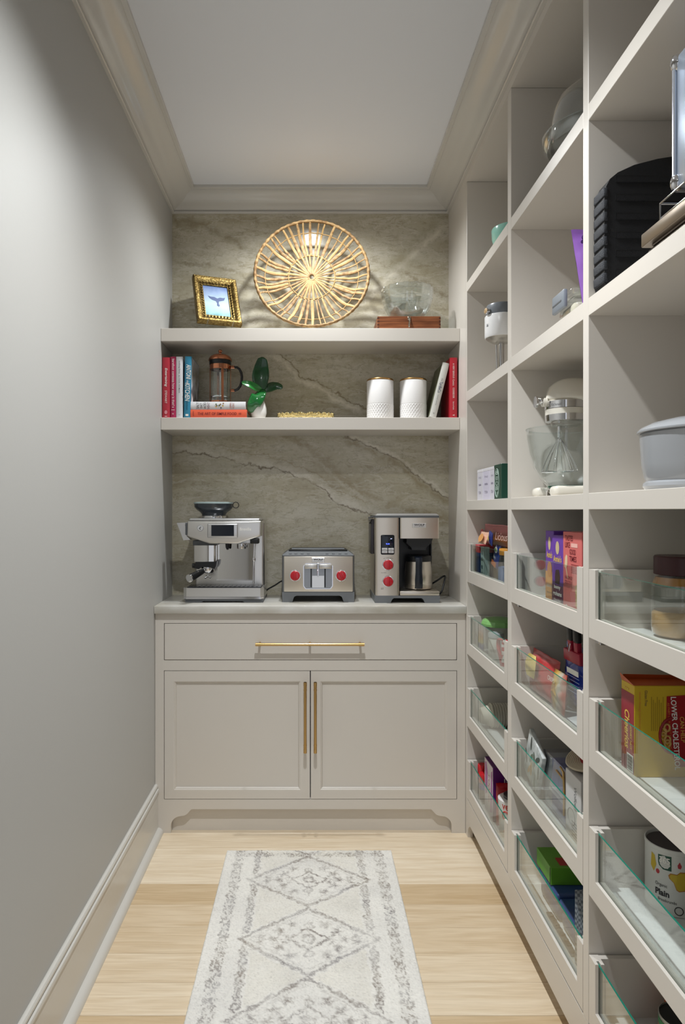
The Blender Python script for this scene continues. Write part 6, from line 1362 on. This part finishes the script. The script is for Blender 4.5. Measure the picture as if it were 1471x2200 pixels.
sq2 = frame_map((-0.0009, 0.029, 0.0), (0, -1, 0), (0, 0, 1), 0.0005)
for k in range(9): patch(rect(0.001, 0.022, 0.010 + k * 0.0034, 0.0115 + k * 0.0034 + 0.0006 * (k % 2)), sq2, INKB, ce, 'barcode_bar')
text('...', 0.02, 0.004, lambda a, c: sq(a - 0.005, c + 0.175), INKY, ce)

kY = 1.446; kX = xin(1384, 0.055, kY)
kc = thing('crumb_canister', 'white crumb canister with a green 365 label in the near third drawer', 'canister', (kX, kY, Z3))
CANW = mat('canister_paper', 'd9d9d4', 0.45)
B().lathe([(0.0535, 0.0), (0.055, 0.001), (0.055, 0.004), (0.0545, 0.005), (0.0545, 0.126), (0.0555, 0.127), (0.0555, 0.134), (0.0535, 0.135), (0.0525, 0.133), (0.0525, 0.124)], 56).done('canister_wall', CANW, kc, smooth=40)
B().lathe([(0.001, 0.1275), (0.0520, 0.1275), (0.0520, 0.1290), (0.001, 0.1290)], 40, closed=True).done('lid', mat('dark_taupe_lid', '4a4244', 0.5), kc, smooth=30)
def wrap(a0, r=0.0549): return lambda x, y: (-r * math.cos(a0 + x / r), -r * math.sin(a0 + x / r), y)
def wpatch(poly, a0, m, name, r=0.0549, n=1):
    pts = []
    for i in range(len(poly)):
        p, q = poly[i], poly[(i + 1) % len(poly)]
        for k in range(3): pts.append((p[0] + (q[0] - p[0]) * k / 3, p[1] + (q[1] - p[1]) * k / 3))
    return patch(pts, wrap(a0, r), m, kc, name)
A0 = 0.62
wpatch([(-0.004, 0.120), (0.022, 0.122), (0.022, 0.092), (0.006, 0.092), (-0.002, 0.098), (-0.004, 0.104)], A0, mat('forest_green_label', '0f4a3a', 0.4), 'brand_label')
text('365', 0.021, 0.013, lambda x, y: wrap(A0, 0.0552)(x + 0.009, y + 0.111), INKW, kc, bold=0.02); text('WHOLE FOODS', 0.019, 0.0032, lambda x, y: wrap(A0, 0.0552)(x + 0.009, y + 0.1015), INKW, kc); text('MARKET', 0.012, 0.003, lambda x, y: wrap(A0, 0.0552)(x + 0.010, y + 0.097), INKW, kc)
toast = [(0.016, 0.083), (0.020, 0.088), (0.032, 0.088), (0.038, 0.094), (0.048, 0.094), (0.052, 0.086), (0.050, 0.080), (0.060, 0.064), (0.058, 0.058), (0.036, 0.053), (0.031, 0.056), (0.026, 0.070), (0.018, 0.077)]
wpatch(toast, A0, mat('toast_crust', 'b8752c', 0.5), 'toast_print', 0.0549); wpatch([(0.0375 + (x - 0.0375) * 0.9, 0.0745 + (y - 0.0745) * 0.9) for x, y in toast], A0, mat('toast_yellow', 'c9ad2c', 0.5), 'toast_print', 0.0552)
wpatch([(0.034, 0.101), (0.039, 0.100), (0.041, 0.106), (0.037, 0.114), (0.033, 0.107)], A0, mat('berry_red_print', 'b5303a', 0.5), 'leaf_print'); wpatch([(0.066, 0.080), (0.072, 0.084), (0.074, 0.094), (0.068, 0.088)], A0, mat('olive_print', ''), 'leaf_print'); wpatch(oval(-0.005, 0.084, 0.004, 0.005, 10), A0, mat('berry_red_print', ''), 'berry_print'); wpatch([(-0.020, 0.118), (-0.012, 0.114), (-0.008, 0.096), (-0.014, 0.080), (-0.022, 0.09)], A0, mat('toast_yellow', ''), 'toast_print')
wpatch([(0.050, 0.028), (0.058, 0.030), (0.060, 0.040), (0.052, 0.038)], A0, mat('teal_leaf_print', '2a7a70', 0.5), 'leaf_print'); wpatch([(0.070, 0.050), (0.076, 0.062), (0.090, 0.058), (0.088, 0.034), (0.074, 0.040)], A0, mat('toast_crust', ''), 'toast_print')
text('Organic', 0.024, 0.009, lambda x, y: wrap(A0, 0.0552)(x + 0.002, y + 0.058), INKB, kc); text('Plain', 0.028, 0.013, lambda x, y: wrap(A0, 0.0552)(x + 0.004, y + 0.043), INKB, kc, bold=0.03); text('Breadcrumbs', 0.036, 0.006, lambda x, y: wrap(A0, 0.0552)(x + 0.014, y + 0.029), INKB, kc)
B().tube([wrap(A0, 0.0552)(0.036 + x, 0.014 + y) for x, y in oval(0, 0, 0.008, 0.008, 24)], 0.0008, 5, closed=True).done('seal_print', INKB, kc, smooth=60)

for i, (xpx, yy, r, h, lab, c) in enumerate(((1413, 1.352, 0.042, 0.118, 'tin can with an orange and green label in the near bottom drawer', 'c2562a'), (1426, 1.455, 0.040, 0.128, 'tall orange can behind the black-topped one in the near bottom drawer', 'b5561c'))):
    xx = max(xin(xpx, r, yy), 0.642 + r)
    o = thing('food_can', lab, 'can', (xx, yy, Z4), group='food cans in the near bottom drawer')
    B().lathe([(r * 0.97, 0.0), (r, 0.002), (r, 0.004), (r * 0.985, 0.006), (r * 0.985, h - 0.006), (r, h - 0.004), (r, h - 0.001), (r * 0.97, h), (r * 0.95, h - 0.002), (r * 0.94, h - 0.004)], 48).done('can_wall', mat('can_tin', 'a9a6a0', 0.3, 0.9), o, smooth=40)
    B().lathe([(r * 0.992, 0.008), (r * 0.992, h - 0.022)], 48).done('label', mat('can_label_%d' % i, c, 0.45), o, smooth=50)
    B().lathe([(r * 0.993, h - 0.022), (r * 0.993, h - 0.008)], 48).done('green_band', mat('can_green', '1f7a3c', 0.45), o, smooth=50)
    B().lathe([(0.001, h - 0.005), (r * 0.95, h - 0.005), (r * 0.95, h - 0.003), (0.001, h - 0.003)], 40, closed=True).done('can_end', mat('black_can_top', '15171a', 0.4), o, smooth=30)
    B().rbox(-0.004, 0.016, -0.006, 0.006, h - 0.003, h - 0.0015, 0.0006, 1).done('pull_tab', mat('black_can_top', ''), o)
